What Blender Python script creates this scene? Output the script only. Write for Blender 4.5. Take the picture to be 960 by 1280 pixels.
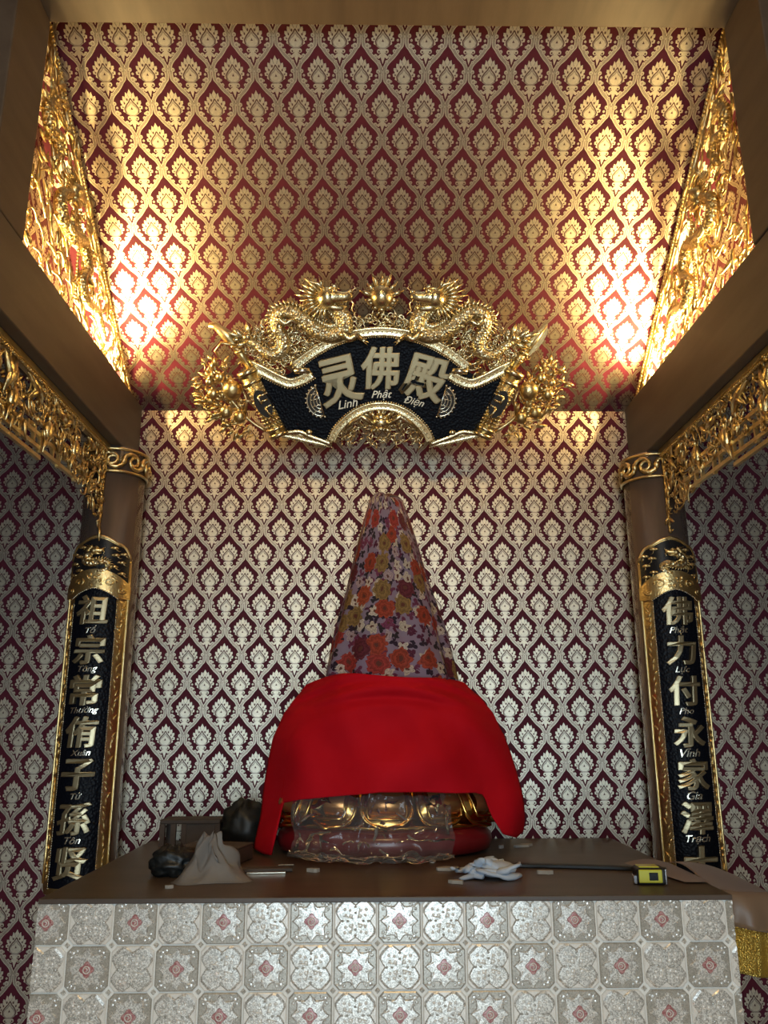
import bpy, bmesh, math, random
import numpy as np
from mathutils import Vector, Matrix, noise

# ------------------------------------------------------------------ clean
for o in list(bpy.data.objects):
    bpy.data.objects.remove(o, do_unlink=True)
scene = bpy.context.scene
C = scene.collection
PI = math.pi

# ------------------------------------------------------------------ camera
FPX, PITCH, ROLL, YAW = 1015.0, 0.2581, -0.0034, 0.0147
cam_d = bpy.data.cameras.new('camera')
cam = bpy.data.objects.new('camera', cam_d)
C.objects.link(cam)
r_ = Vector((math.cos(YAW), -math.sin(YAW), 0))
fh = Vector((math.sin(YAW), math.cos(YAW), 0))
fw = fh * math.cos(PITCH) + Vector((0, 0, 1)) * math.sin(PITCH)
up = -fh * math.sin(PITCH) + Vector((0, 0, 1)) * math.cos(PITCH)
R2 = r_ * math.cos(ROLL) + up * math.sin(ROLL)
U2 = -r_ * math.sin(ROLL) + up * math.cos(ROLL)
cam.matrix_world = Matrix(((R2.x, U2.x, -fw.x, 0), (R2.y, U2.y, -fw.y, 0), (R2.z, U2.z, -fw.z, 0), (0, 0, 0, 1)))
cam_d.sensor_fit = 'VERTICAL'
cam_d.sensor_height = 36.0
cam_d.lens = FPX / 1280 * 36.0
cam_d.clip_start = 0.02
scene.camera = cam

# ------------------------------------------------------------------ light
world = bpy.data.worlds.new('world')
scene.world = world
world.use_nodes = True
world.node_tree.nodes['Background'].inputs[0].default_value = (0.75, 0.85, 1.0, 1)
world.node_tree.nodes['Background'].inputs[1].default_value = 0.02

def light(name, kind, loc, target, power, color, size=None, sizey=None, spot=None, blend=.3, radius=.02):
    d = bpy.data.lights.new(name, kind)
    d.energy = power
    d.color = color
    if kind == 'AREA':
        d.shape = 'RECTANGLE'
        d.size = size
        d.size_y = sizey
    else:
        d.shadow_soft_size = radius
    if kind == 'SPOT':
        d.spot_size = math.radians(spot)
        d.spot_blend = blend
    o = bpy.data.objects.new(name, d)
    C.objects.link(o)
    o.location = loc
    o.rotation_euler = (Vector(target) - Vector(loc)).to_track_quat('-Z', 'Y').to_euler()
    return o

FLOOR = -1.45
WARM = (1.0, 0.70, 0.27)
# daylight coming in through the wide doorway behind the camera
light('doorway_daylight_offscreen', 'AREA', (0.1, -2.78, -0.25), (0.1, 2.2, -1.0), 105, (0.68, 0.87, 1.0), 1.4, 2.3)
# warm lamp on the ceiling of the front room
light('front_room_lamp_offscreen', 'AREA', (0.05, -0.75, 2.33), (0.05, 0.4, -1.4), 46, (1.0, 0.66, 0.28), 0.8, 0.8)
# small lamps lying on the two side beams, shining up along the sloping ceiling and on the back wall
for lx, ly, sg in ((-0.947, 2.52, 1), (1.044, 2.60, -1)):
    o_ = light('beam_strip_light', 'AREA', (lx, ly, 1.262), (lx + sg * .50, ly - .25, 1.262 + .62), 16, WARM, .46, .012)
    q_ = Vector((sg * .55, -.10, .62)).normalized()            # long side of the tube lies along the beam
    yv = Vector((0, 1, 0)); yv = (yv - q_ * yv.dot(q_)).normalized()
    o_.matrix_world = Matrix.Translation((lx, ly, 1.262)) @ Matrix((yv, (-q_).cross(-yv) * -1, -q_)).transposed().to_4x4()
for lx, sg in ((-1.012, 1), (1.109, -1)):            # second tube behind each fretwork gable
    o_ = light('gable_strip_light', 'AREA', (lx, 2.47, 1.262), (lx, 2.47, 2.0), 18, WARM, .012, .98)
for lx, sg in ((-0.947, 1), (1.044, -1)):
    light('beam_lamp_wall', 'SPOT', (lx, 2.86, 1.262), (lx + sg * .55, 3.07, 1.17), 4, WARM, spot=80, blend=.3, radius=.006)

scene.view_settings.view_transform = 'Standard'
scene.view_settings.look = 'None'
scene.view_settings.gamma = 1.0
scene.view_settings.use_curve_mapping = False
scene.view_settings.exposure = 0.0

# ------------------------------------------------------------------ helpers
rng = random.Random(7)

class MB:
    """collects shapes of one part"""
    def __init__(self):
        self.v = []; self.f = []; self.m = []; self.s = []; self.uv = None; self.cm = 0
    def add(self, verts, faces, smooth=True):
        b = len(self.v)
        self.v.extend([tuple(map(float, p)) for p in verts])
        for f in faces:
            self.f.append(tuple(i + b for i in f)); self.m.append(self.cm); self.s.append(smooth)
        return b
    def box(self, c, s, rot=None):
        vs = []
        for dx in (-.5, .5):
            for dy in (-.5, .5):
                for dz in (-.5, .5):
                    p = Vector((dx * s[0], dy * s[1], dz * s[2]))
                    if rot is not None: p = rot @ p
                    vs.append((p.x + c[0], p.y + c[1], p.z + c[2]))
        self.add(vs, [(0, 1, 3, 2), (4, 6, 7, 5), (0, 4, 5, 1), (2, 3, 7, 6), (0, 2, 6, 4), (1, 5, 7, 3)], False)
    def tube(self, pts, rad, n=6, flat=1.0, closed=False):
        P = [Vector(p) for p in pts]
        m = len(P)
        if not hasattr(rad, '__len__'): rad = [rad] * m
        T = []
        for i in range(m):
            a = P[(i - 1) % m] if (closed or i > 0) else P[i]
            b = P[(i + 1) % m] if (closed or i < m - 1) else P[i]
            d = b - a
            T.append(d.normalized() if d.length > 1e-9 else Vector((0, 0, 1)))
        ref = Vector((0, 0, 1)) if abs(T[0].z) < .9 else Vector((1, 0, 0))
        nrm = (ref - T[0] * ref.dot(T[0])).normalized()
        vs = []
        for i in range(m):
            nrm = nrm - T[i] * nrm.dot(T[i])
            nrm = nrm.normalized() if nrm.length > 1e-9 else T[i].orthogonal().normalized()
            bn = T[i].cross(nrm)
            for k in range(n):
                a = 2 * PI * k / n
                vs.append(P[i] + nrm * (math.cos(a) * rad[i] * flat) + bn * (math.sin(a) * rad[i]))
        fs = []
        for i in range(m if closed else m - 1):
            j = (i + 1) % m
            for k in range(n):
                l = (k + 1) % n
                fs.append((i * n + k, i * n + l, j * n + l, j * n + k))
        if not closed:
            fs.append(tuple(range(n - 1, -1, -1)))
            fs.append(tuple((m - 1) * n + k for k in range(n)))
        self.add(vs, fs)
    def ball(self, c, r, nu=10, nv=6, rot=None):
        if not hasattr(r, '__len__'): r = (r, r, r)
        vs = []; fs = []
        for j in range(1, nv):
            th = PI * j / nv
            for i in range(nu):
                ph = 2 * PI * i / nu
                vs.append(Vector((r[0] * math.sin(th) * math.cos(ph), r[1] * math.sin(th) * math.sin(ph), r[2] * math.cos(th))))
        vs.append(Vector((0, 0, r[2]))); vs.append(Vector((0, 0, -r[2])))
        if rot is not None: vs = [rot @ p for p in vs]
        vs = [p + Vector(c) for p in vs]
        t = len(vs) - 2
        for j in range(nv - 2):
            for i in range(nu):
                k = (i + 1) % nu
                fs.append((j * nu + i, (j + 1) * nu + i, (j + 1) * nu + k, j * nu + k))
        for i in range(nu):
            k = (i + 1) % nu
            fs.append((t, i, k)); fs.append((t + 1, (nv - 2) * nu + k, (nv - 2) * nu + i))
        self.add(vs, fs)
    def cone(self, a, b, r, n=5):
        a = Vector(a); b = Vector(b)
        self.tube([a, a + (b - a) * .5, b], [r, r * .62, r * .05], n)
    def lathe(self, prof, c, n=24, sx=1.0, sy=1.0):
        vs = []; fs = []
        for (r, z) in prof:
            for k in range(n):
                a = 2 * PI * k / n
                vs.append((c[0] + r * sx * math.cos(a), c[1] + r * sy * math.sin(a), c[2] + z))
        for i in range(len(prof) - 1):
            for k in range(n):
                l = (k + 1) % n
                fs.append((i * n + k, i * n + l, (i + 1) * n + l, (i + 1) * n + k))
        fs.append(tuple(range(n - 1, -1, -1)))
        fs.append(tuple((len(prof) - 1) * n + k for k in range(n)))
        self.add(vs, fs)
    def prism(self, poly, z0, z1, fn=lambda x, y, z: (x, y, z), smooth=False):
        n = len(poly)
        vs = [fn(x, y, z0) for x, y in poly] + [fn(x, y, z1) for x, y in poly]
        fs = [tuple(range(n - 1, -1, -1)), tuple(range(n, 2 * n))]
        for i in range(n):
            j = (i + 1) % n
            fs.append((i, j, n + j, n + i))
        self.add(vs, fs, smooth)
    def grid(self, fn, nu, nv, closed_u=False, uv=None):
        vs = []; fs = []
        for j in range(nv + 1):
            for i in range(nu + (0 if closed_u else 1)):
                vs.append(fn(i / nu, j / nv))
        w = nu if closed_u else nu + 1
        for j in range(nv):
            for i in range(nu):
                k = (i + 1) % w
                fs.append((j * w + i, j * w + k, (j + 1) * w + k, (j + 1) * w + i))
        self.add(vs, fs)
    def build(self, name, mats, parent=None, org=(0, 0, 0), flip=False, autosmooth=False):
        me = bpy.data.meshes.new(name)
        v = np.array(self.v, dtype=np.float32).reshape(-1, 3) - np.array(org, dtype=np.float32)
        me.from_pydata(v.tolist(), [], self.f)
        if not isinstance(mats, (list, tuple)): mats = [mats]
        for m in mats: me.materials.append(m)
        me.polygons.foreach_set('material_index', self.m)
        me.polygons.foreach_set('use_smooth', self.s)
        me.update()
        o = bpy.data.objects.new(name, me)
        C.objects.link(o)
        if parent is not None:
            o.parent = parent
        else:
            o.location = org
        return o

def fixnormals(o):
    bm = bmesh.new(); bm.from_mesh(o.data)
    bmesh.ops.recalc_face_normals(bm, faces=bm.faces)
    bm.to_mesh(o.data); bm.free()
    return o

def bevel(o, w, seg=2, ang=40):
    md = o.modifiers.new('bevel', 'BEVEL'); md.width = w; md.segments = seg
    md.limit_method = 'ANGLE'; md.angle_limit = math.radians(ang)
    return o

def tag(o, label=None, cat=None, group=None, kind=None):
    if label: o['label'] = label
    if cat: o['category'] = cat
    if group: o['group'] = group
    if kind: o['kind'] = kind
    return o

def empty(name, loc, label=None, cat=None, group=None, rot=(0, 0, 0)):
    o = bpy.data.objects.new(name, None)
    C.objects.link(o)
    o.location = loc; o.rotation_euler = rot; o.empty_display_size = .05
    return tag(o, label, cat, group)

def spline(pts, k=6):
    """Catmull-Rom through tuples of any size"""
    P = [np.array(p, float) for p in pts]
    out = []
    for i in range(len(P) - 1):
        a = P[i - 1] if i > 0 else 2 * P[0] - P[1]
        b, c = P[i], P[i + 1]
        d = P[i + 2] if i + 2 < len(P) else 2 * P[-1] - P[-2]
        for q in range(k):
            t = q / k
            out.append(.5 * ((2 * b) + (-a + c) * t + (2 * a - 5 * b + 4 * c - d) * t * t + (-a + 3 * b - 3 * c + d) * t ** 3))
    out.append(P[-1])
    return out

def inside(poly, x, y):
    c = False
    j = len(poly) - 1
    for i in range(len(poly)):
        xi, yi = poly[i]; xj, yj = poly[j]
        if (yi > y) != (yj > y) and x < (xj - xi) * (y - yi) / (yj - yi) + xi: c = not c
        j = i
    return c

# ------------------------------------------------------------------ materials
def mat(name, col, rough=.5, metal=0.0, col2=None, nscale=8.0, bump=0.0, bscale=60.0, coat=0.0, spec=.5, stretch=None, detail=4.0, vor=False, sheen=0.0):
    m = bpy.data.materials.new(name); m.use_nodes = True
    nt = m.node_tree; N = nt.nodes; L = nt.links
    b = N['Principled BSDF']
    b.inputs['Base Color'].default_value = (*col, 1)
    b.inputs['Roughness'].default_value = rough
    b.inputs['Metallic'].default_value = metal
    b.inputs['Coat Weight'].default_value = coat
    b.inputs['Coat Roughness'].default_value = .12
    b.inputs['Specular IOR Level'].default_value = spec
    if sheen: b.inputs['Sheen Weight'].default_value = sheen
    tc = N.new('ShaderNodeTexCoord')
    vec = tc.outputs['Object']
    if stretch:
        mp = N.new('ShaderNodeMapping'); mp.inputs['Scale'].default_value = stretch
        L.new(vec, mp.inputs['Vector']); vec = mp.outputs['Vector']
    if col2 is not None:
        nz = N.new('ShaderNodeTexNoise'); nz.inputs['Scale'].default_value = nscale; nz.inputs['Detail'].default_value = detail
        L.new(vec, nz.inputs['Vector'])
        rp = N.new('ShaderNodeValToRGB')
        rp.color_ramp.elements[0].position = .35; rp.color_ramp.elements[0].color = (*col, 1)
        rp.color_ramp.elements[1].position = .68; rp.color_ramp.elements[1].color = (*col2, 1)
        L.new(nz.outputs['Fac'], rp.inputs['Fac']); L.new(rp.outputs['Color'], b.inputs['Base Color'])
    if bump:
        if vor:
            bz = N.new('ShaderNodeTexVoronoi'); bz.inputs['Scale'].default_value = bscale; bo = bz.outputs['Distance']
        else:
            bz = N.new('ShaderNodeTexNoise'); bz.inputs['Scale'].default_value = bscale; bz.inputs['Detail'].default_value = 3; bo = bz.outputs['Fac']
        L.new(vec, bz.inputs['Vector'])
        bp = N.new('ShaderNodeBump'); bp.inputs['Strength'].default_value = bump; bp.inputs['Distance'].default_value = .004
        L.new(bo, bp.inputs['Height']); L.new(bp.outputs['Normal'], b.inputs['Normal'])
    return m

M = {}
M['maroon'] = mat('wallpaper_maroon', (.075, .0105, .021), .6, 0, (.092, .014, .027), 30, bump=.15, bscale=900, spec=.12)
M['foil'] = mat('wallpaper_foil_flower', (.73, .66, .52), .33, .97, (.61, .55, .44), 160, bump=.25, bscale=500)
M['foil2'] = mat('wallpaper_foil_ribbon', (.42, .36, .29), .38, .94, (.34, .29, .24), 160, bump=.25, bscale=500)
M['foil3'] = mat('wallpaper_dark_line', (.10, .04, .03), .5, .2)
M['wood'] = mat('brown_veneer', (.078, .052, .036), .5, 0, (.104, .072, .050), 6, bump=.05, bscale=90, stretch=(3, .5, 3), spec=.3)
M['column'] = mat('brown_lacquer_column', (.105, .075, .060), .25, 0, (.135, .095, .075), 5, stretch=(3, 3, .5), coat=.5)
M['gold'] = mat('gold_leaf', (.84, .65, .33), .30, 1.0, (.70, .51, .22), 20, bump=.35, bscale=140)
M['pale_gold'] = mat('pale_gold_leaf', (.86, .73, .46), .26, 1.0, (.76, .61, .34), 22, bump=.3, bscale=160)
M['gold_scale'] = mat('pale_gold_scales', (.86, .73, .46), .28, 1.0, (.76, .61, .34), 22, bump=.9, bscale=130, vor=True)
M['old_gold'] = mat('carving_gold_leaf', (.84, .65, .33), .30, 1.0, (.70, .51, .22), 20, bump=.5, bscale=110)
M['old_scale'] = mat('carving_gold_scales', (.84, .65, .33), .30, 1.0, (.70, .51, .22), 20, bump=1.0, bscale=110, vor=True)
M['silver_gold'] = mat('silver_gilt', (.80, .74, .60), .24, 1.0, bump=.1, bscale=40)
M['char_gold'] = mat('matt_gold_letter', (.40, .33, .20), .36, .9, bump=.05, bscale=60)
M['black'] = mat('hammered_black_lacquer', (.003, .004, .008), .42, 0, bump=.5, bscale=110, spec=.12, vor=True)
M['black_s'] = mat('smooth_black_lacquer', (.008, .008, .010), .25, 0, coat=.3)
M['cream'] = mat('plaster_cream', (.12, .09, .065), .8, 0, (.10, .075, .055), 3)
M['floor'] = mat('floor_tile_stone', (.56, .44, .30), .35, 0, (.62, .49, .34), 4)

# ------------------------------------------------------------------ damask wallpaper (printed ornament with slight relief)
PW, PH = 0.1322, 0.1942
def damask_cell():
    V = []; F = []; MI = []
    def poly(pts, h, mi):
        b = len(V)
        V.extend([(x, y, h) for x, y in pts]); F.append(tuple(range(b, b + len(pts)))); MI.append(mi)
    def strip(pts, w, h, mi, off=0.0):
        P = [np.array(p) for p in pts]; n = len(P)
        b = len(V)
        for i in range(n):
            d = P[min(i + 1, n - 1)] - P[max(i - 1, 0)]; d = d / (np.linalg.norm(d) + 1e-9)
            nn = np.array([-d[1], d[0]])
            ww = w[i] if hasattr(w, '__len__') else w
            a = P[i] + nn * (off + ww / 2); c = P[i] + nn * (off - ww / 2)
            V.append((a[0], a[1], h)); V.append((c[0], c[1], h))
        for i in range(n - 1):
            F.append((b + 2 * i, b + 2 * i + 1, b + 2 * i + 3, b + 2 * i + 2)); MI.append(mi)
    def disc(x, y, r, h, mi, n=9, ry=None):
        poly([(x + r * math.cos(2 * PI * k / n), y + (ry or r) * math.sin(2 * PI * k / n)) for k in range(n)], h, mi)
    def petal(x, y, ang, ln, wd, h, mi):
        c, s = math.cos(ang), math.sin(ang)
        pr = [(0, .10), (.25, .40), (.55, .5), (.80, .34), (1, 0), (.80, -.34), (.55, -.5), (.25, -.40), (0, -.10)]
        poly([(x + c * a * ln - s * b * wd, y + s * a * ln + c * b * wd) for a, b in pr], h, mi)
    e = .00025
    base = [(.048, -.66), (.048, -.60), (.060, -.53), (.10, -.455), (.165, -.39), (.235, -.325), (.30, -.255), (.350, -.185), (.395, -.13), (.437, -.08), (.450, -.01), (.445, .07)]
    cl = spline(base, 2)
    for sx in (1, -1):
        path = [(p[0] * sx, p[1]) for p in cl]
        w = [.062 + .036 * abs(math.sin(i * .80)) for i in range(len(path))]
        strip(path, w, e, 2)
        strip(path, .016, 2 * e, 1, off=.036)
        strip(path, .016, 2 * e, 1, off=-.036)
        for (x, y, r) in ((.360, -.095, .062), (.395, .11, .048), (.165, -.305, .046), (.27, -.20, .044), (.09, -.42, .036), (.345, .02, .030), (.30, -.10, .03)):
            disc(x * sx, y, r, e * 2.2, 2); disc(x * sx, y, r * .84, e * 2.8, 1); disc(x * sx, y - .004, r * .50, e * 3.4, 2)
        disc(.078 * sx, .205, .020, e * 5, 3, 6, .034); disc(.155 * sx, .125, .020, e * 5, 3, 6, .030)
        disc(.205 * sx, .035, .018, e * 5, 3, 6)
        strip([(0, .235), (.05 * sx, .15), (.115 * sx, .085), (.17 * sx, .0), (.15 * sx, -.09)], .028, e * 4, 3)
        for (xa, ya, xb, yb) in ((.03, .25, .06, .33), (.09, .18, .13, .27), (.14, .10, .19, .18), (.16, .02, .24, .08)): strip([(xa * sx, ya), (xb * sx, yb)], .016, e * 4, 2)
        # stem curls
        disc(.088 * sx, -.205, .048, e * 2, 1); disc(.088 * sx, -.215, .024, e * 4, 3, 6)
        petal(.03 * sx, -.25, math.radians(-55) if sx > 0 else PI + math.radians(55), .14, .06, e * 2, 1)
        disc(.105 * sx, -.325, .028, e * 2, 1, 7)
    half = [(0, .455), (.035, .385), (.062, .345), (.105, .385), (.118, .320), (.130, .275), (.190, .295), (.200, .235), (.190, .195), (.262, .195), (.262, .135), (.225, .095), (.285, .065), (.275, .005), (.215, -.005), (.232, -.060), (.185, -.085), (.14, -.115), (.07, -.165)]
    half = [(x * .93, y * .95) for x, y in half]
    poly(half + [(-x, y) for x, y in half[::-1][:-1]], e * 3, 1)
    # drop shaped heart
    poly([(0, .18), (.05, .11), (.13, .05), (.17, -.03), (.14, -.11), (.06, -.155), (-.06, -.155), (-.14, -.11), (-.17, -.03), (-.13, .05), (-.05, .11)], e * 3.6, 2)
    poly([(0, .135), (.04, .075), (.10, .03), (.135, -.03), (.11, -.09), (.05, -.13), (-.05, -.13), (-.11, -.09), (-.135, -.03), (-.10, .03), (-.04, .075)], e * 4.3, 1)
    poly([(0, .045), (.028, -.015), (-.028, -.015)], e * 5.5, 3)
    poly([(.06, -.16), (.045, -.24), (.055, -.30), (.03, -.38), (0, -.47), (-.03, -.38), (-.055, -.30), (-.045, -.24), (-.06, -.16)], e * 3, 1)
    # small diamond where the ribbons meet
    poly([(0, -.49), (.032, -.56), (0, -.63), (-.032, -.56)], e * 3, 3)
    poly([(0, -.515), (.018, -.56), (0, -.605), (-.018, -.56)], e * 4, 1)
    V = np.array(V)
    return V, F, MI
CV, CF, CM = damask_cell()

def damask(name, corners, origin, ex, ey, i0, i1, j0, j1, thick=.03):
    """a papered panel; corners in the (a,b) frame of ex/ey about origin, the print laid on it"""
    ex = np.array(ex, float); ey = np.array(ey, float); n = np.cross(ex, ey); O = np.array(origin, float)
    V = []; F = []; MI = []
    a0, a1, b0, b1 = corners
    for h in (0, -thick):
        for a, b in ((a0, b0), (a1, b0), (a1, b1), (a0, b1)): V.append(O + ex * a + ey * b + n * h)
    F += [(0, 1, 2, 3), (7, 6, 5, 4), (0, 4, 5, 1), (1, 5, 6, 2), (2, 6, 7, 3), (3, 7, 4, 0)]; MI += [0] * 6
    V = [np.array(V)]
    cnt = 8
    for j in range(j0, j1 + 1):
        for i in range(i0, i1 + 1):
            cx = (i + (.5 if j % 2 else 0)) * PW; cy = j * PH / 2
            if cx < a0 + PW * .3 or cx > a1 - PW * .3 or cy < b0 + PW * .3 or cy > b1 + .005: continue
            P = O + np.outer(cx + CV[:, 0] * PW, ex) + np.outer(cy + CV[:, 1] * PW, ey) + np.outer(CV[:, 2], n)
            V.append(P)
            F += [tuple(k + cnt for k in f) for f in CF]; MI += CM
            cnt += len(CV)
    V = np.concatenate(V)
    me = bpy.data.meshes.new(name)
    me.from_pydata(V.tolist(), [], F)
    for k in ('maroon', 'foil', 'foil2', 'foil3'): me.materials.append(M[k])
    me.polygons.foreach_set('material_index', MI)
    me.update()
    o = bpy.data.objects.new(name, me); C.objects.link(o)
    o['kind'] = 'structure'
    return o

WY = 3.072          # back wall
XC = 0.048          # axis of the shrine
damask('wall_back', (-2.3, 2.4, FLOOR - 1.12, 1.60 - 1.12), (0.041, WY, 1.12), (1, 0, 0), (0, 0, 1), -19, 19, -30, 5)
SL = .734
sn = math.hypot(1, SL)
damask('ceiling', (-1.12, 1.22, -1.30, .49), (0.0310, 2.3286, 2.02 - SL * .3286), (1, 0, 0), (0, -1 / sn, SL / sn), -9, 9, -14, 5)
damask('wall_upper_left', (-1.25, .12, -.02, .92), (-1.068, 3.07 - .0, 1.24), (0, 1, 0), (0, 0, 1), -11, 2, 0, 9, .02)
damask('wall_upper_right', (-.12, 1.25, -.02, .92), (1.163, 3.07, 1.24), (0, -1, 0), (0, 0, 1), -2, 11, 0, 9, .02)

def sbox(name, c, s, m, lab=None):
    b = MB(); b.box((0, 0, 0), s); o = b.build(name, m); o.location = c; o['kind'] = 'structure'
    return o
sbox('floor', (.05, .12, FLOOR - .025), (4.7, 6.0, .05), M['floor'])
sbox('ceiling_room', (.05, -.62, 2.42), (4.7, 4.6, .05), M['cream'])
sbox('ceiling_aisle_left', (-1.72, 2.37, 1.60), (1.25, 1.4, .04), M['cream'])
sbox('ceiling_aisle_right', (1.80, 2.37, 1.60), (1.22, 1.4, .04), M['cream'])
sbox('wall_aisle_front_left', (-1.72, 1.70, 2.00), (1.25, .04, .80), M['cream'])
sbox('wall_aisle_front_right', (1.78, 1.70, 2.00), (1.25, .04, .80), M['cream'])
sbox('wall_left', (-2.32, .12, .48), (.05, 6.0, 3.9), M['cream'])
sbox('wall_right', (2.42, .12, .48), (.05, 6.0, 3.9), M['cream'])
b = MB()
b.box((-1.5, -2.88, .48), (1.7, .05, 3.9)); b.box((1.65, -2.88, .48), (1.6, .05, 3.9)); b.box((.1, -2.88, 1.70), (1.5, .05, 1.45))
tag(b.build('wall_front', M['cream']), kind='structure')

# ------------------------------------------------------------------ timber frame
XL, XR = -.927, 1.024
def beam(name, x0, x1, y0, y1, z0, z1, label):
    c = ((x0 + x1) / 2, (y0 + y1) / 2, (z0 + z1) / 2)
    b = MB(); b.box((0, 0, 0), (x1 - x0, y1 - y0, z1 - z0))
    # a shallow bead along the lower arrises
    o = b.build(name, M['wood']); o.location = c
    bevel(o, .004, 2)
    return tag(o, label, 'beam')
beam('side_beam', XL - .108, XL, .90, WY - .002, 1.008, 1.246, 'long brown veneered beam over the column with the To Tong couplet')
beam('side_beam', XR, XR + .108, .90, WY - .002, .990, 1.242, 'long brown veneered beam over the column with the Phat Luc couplet')
beam('header_beam', XL - .12, XR + .12, 1.725, 1.920, 1.968, 2.394, 'wide brown veneered header beam across the top of the opening')
def post(x0, x1, label):
    o = beam('square_post', x0, x1, 1.725, 1.918, 1.25, 1.966, label)
    o['category'] = 'post'
post(XL - .108, XL - .001, 'short square brown post above the beam over the To Tong couplet')
post(XR + .001, XR + .108, 'short square brown post above the beam over the Phat Luc couplet')
# ------------------------------------------------------------------ columns
COLS = [(-.973, 1), (1.070, -1)]
CY, CR = 2.957, .108
def column(x, sg, ztop, label, glabel):
    root = empty('round_column', (x, CY, FLOOR), label, 'column')
    org = (x, CY, FLOOR)
    b = MB(); b.lathe([(CR * 1.12, 0), (CR * 1.12, .05), (CR * 1.03, .08), (CR, .10), (CR, ztop - FLOOR)], org, 48)
    b.build('shaft', M['column'], root, org)
    # carved gold collar: two rims and scrolls
    b = MB()
    for z in (ztop - .012, ztop - .098):
        b.tube([(x + (CR + .006) * math.cos(a), CY + (CR + .006) * math.sin(a), z) for a in [2 * PI * k / 40 for k in range(40)]], .006, 6, closed=True)
    rr = random.Random(3)
    for k in range(9):
        a0 = -PI + 2 * PI * k / 9
        for s in (1, -1):
            pts = []; rad = []
            for t in range(12):
                q = t / 11
                ang = q * 2.2 * PI
                R = .034 * (1 - q * .8)
                da = s * (.30 - R * math.cos(ang) / CR)
                pts.append((x + (CR + .008) * math.cos(a0 + da), CY + (CR + .008) * math.sin(a0 + da), ztop - .055 + R * math.sin(ang) * 1.0 * s))
                rad.append(.010 * (1 - q * .6))
            b.tube(pts, rad, 5)
        b.ball((x + (CR + .008) * math.cos(a0), CY + (CR + .008) * math.sin(a0), ztop - .055), (.012, .012, .018), 6, 4)
    tag(b.build('carved_collar', M['gold'], root, org), glabel)
    return root
column(-.973, 1, 1.006, 'brown round lacquered column carrying the To Tong couplet board', 'gold scrollwork collar')
column(1.070, -1, .988, 'brown round lacquered column carrying the Phat Luc couplet board', 'gold scrollwork collar')

# ------------------------------------------------------------------ carving vocabulary (in a local x/y plane, z towards the viewer)
def wisp(b, x, y, z, ln, ang, curl, r, fn, n=5, steps=7, flat=1.0):
    pts = []; rad = []
    px, py = x, y
    a = ang
    for i in range(steps):
        t = i / (steps - 1)
        pts.append(fn(px, py, z + .004 * math.sin(t * PI))); rad.append(r * (1 - .75 * t) if t > .25 else r * (.5 + 2 * t))
        a += curl * (.25 + 1.6 * t) / steps
        px += math.cos(a) * ln / steps; py += math.sin(a) * ln / steps
    b.tube(pts, rad, n, flat)

def scroll(b, x, y, z, R, turns, a0, r, fn, n=5, steps=14, sgn=1):
    pts = []; rad = []
    for i in range(steps):
        t = i / (steps - 1)
        a = a0 + sgn * t * turns * 2 * PI
        q = R * (1 - .85 * t)
        pts.append(fn(x + q * math.cos(a), y + q * math.sin(a), z)); rad.append(r * (1 - .5 * t))
    b.tube(pts, rad, n)

def leaf(b, x, y, z, ang, ln, wd, th, fn, rise=.3):
    """pointed leaf with a raised midrib"""
    c, s = math.cos(ang), math.sin(ang)
    vs = []
    st = [(0, .06), (.2, .36), (.45, .5), (.72, .34), (1, .0)]
    for t, w in st:
        for k, hh in ((-1, 0), (0, th), (1, 0)):
            u = t * ln; v = k * w * wd
            vs.append(fn(x + c * u - s * v, y + s * u + c * v, z + hh + rise * ln * math.sin(t * PI) * .35))
    for t, w in st:
        u = t * ln
        vs.append(fn(x + c * u, y + s * u, z - .002))
    fs = []
    for i in range(4):
        for k in range(2):
            fs.append((i * 3 + k, (i + 1) * 3 + k, (i + 1) * 3 + k + 1, i * 3 + k + 1))
        fs.append((i * 3, 15 + i, 15 + i + 1, (i + 1) * 3)); fs.append((i * 3 + 2, (i + 1) * 3 + 2, 15 + i + 1, 15 + i))
    b.add(vs, fs)

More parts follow.
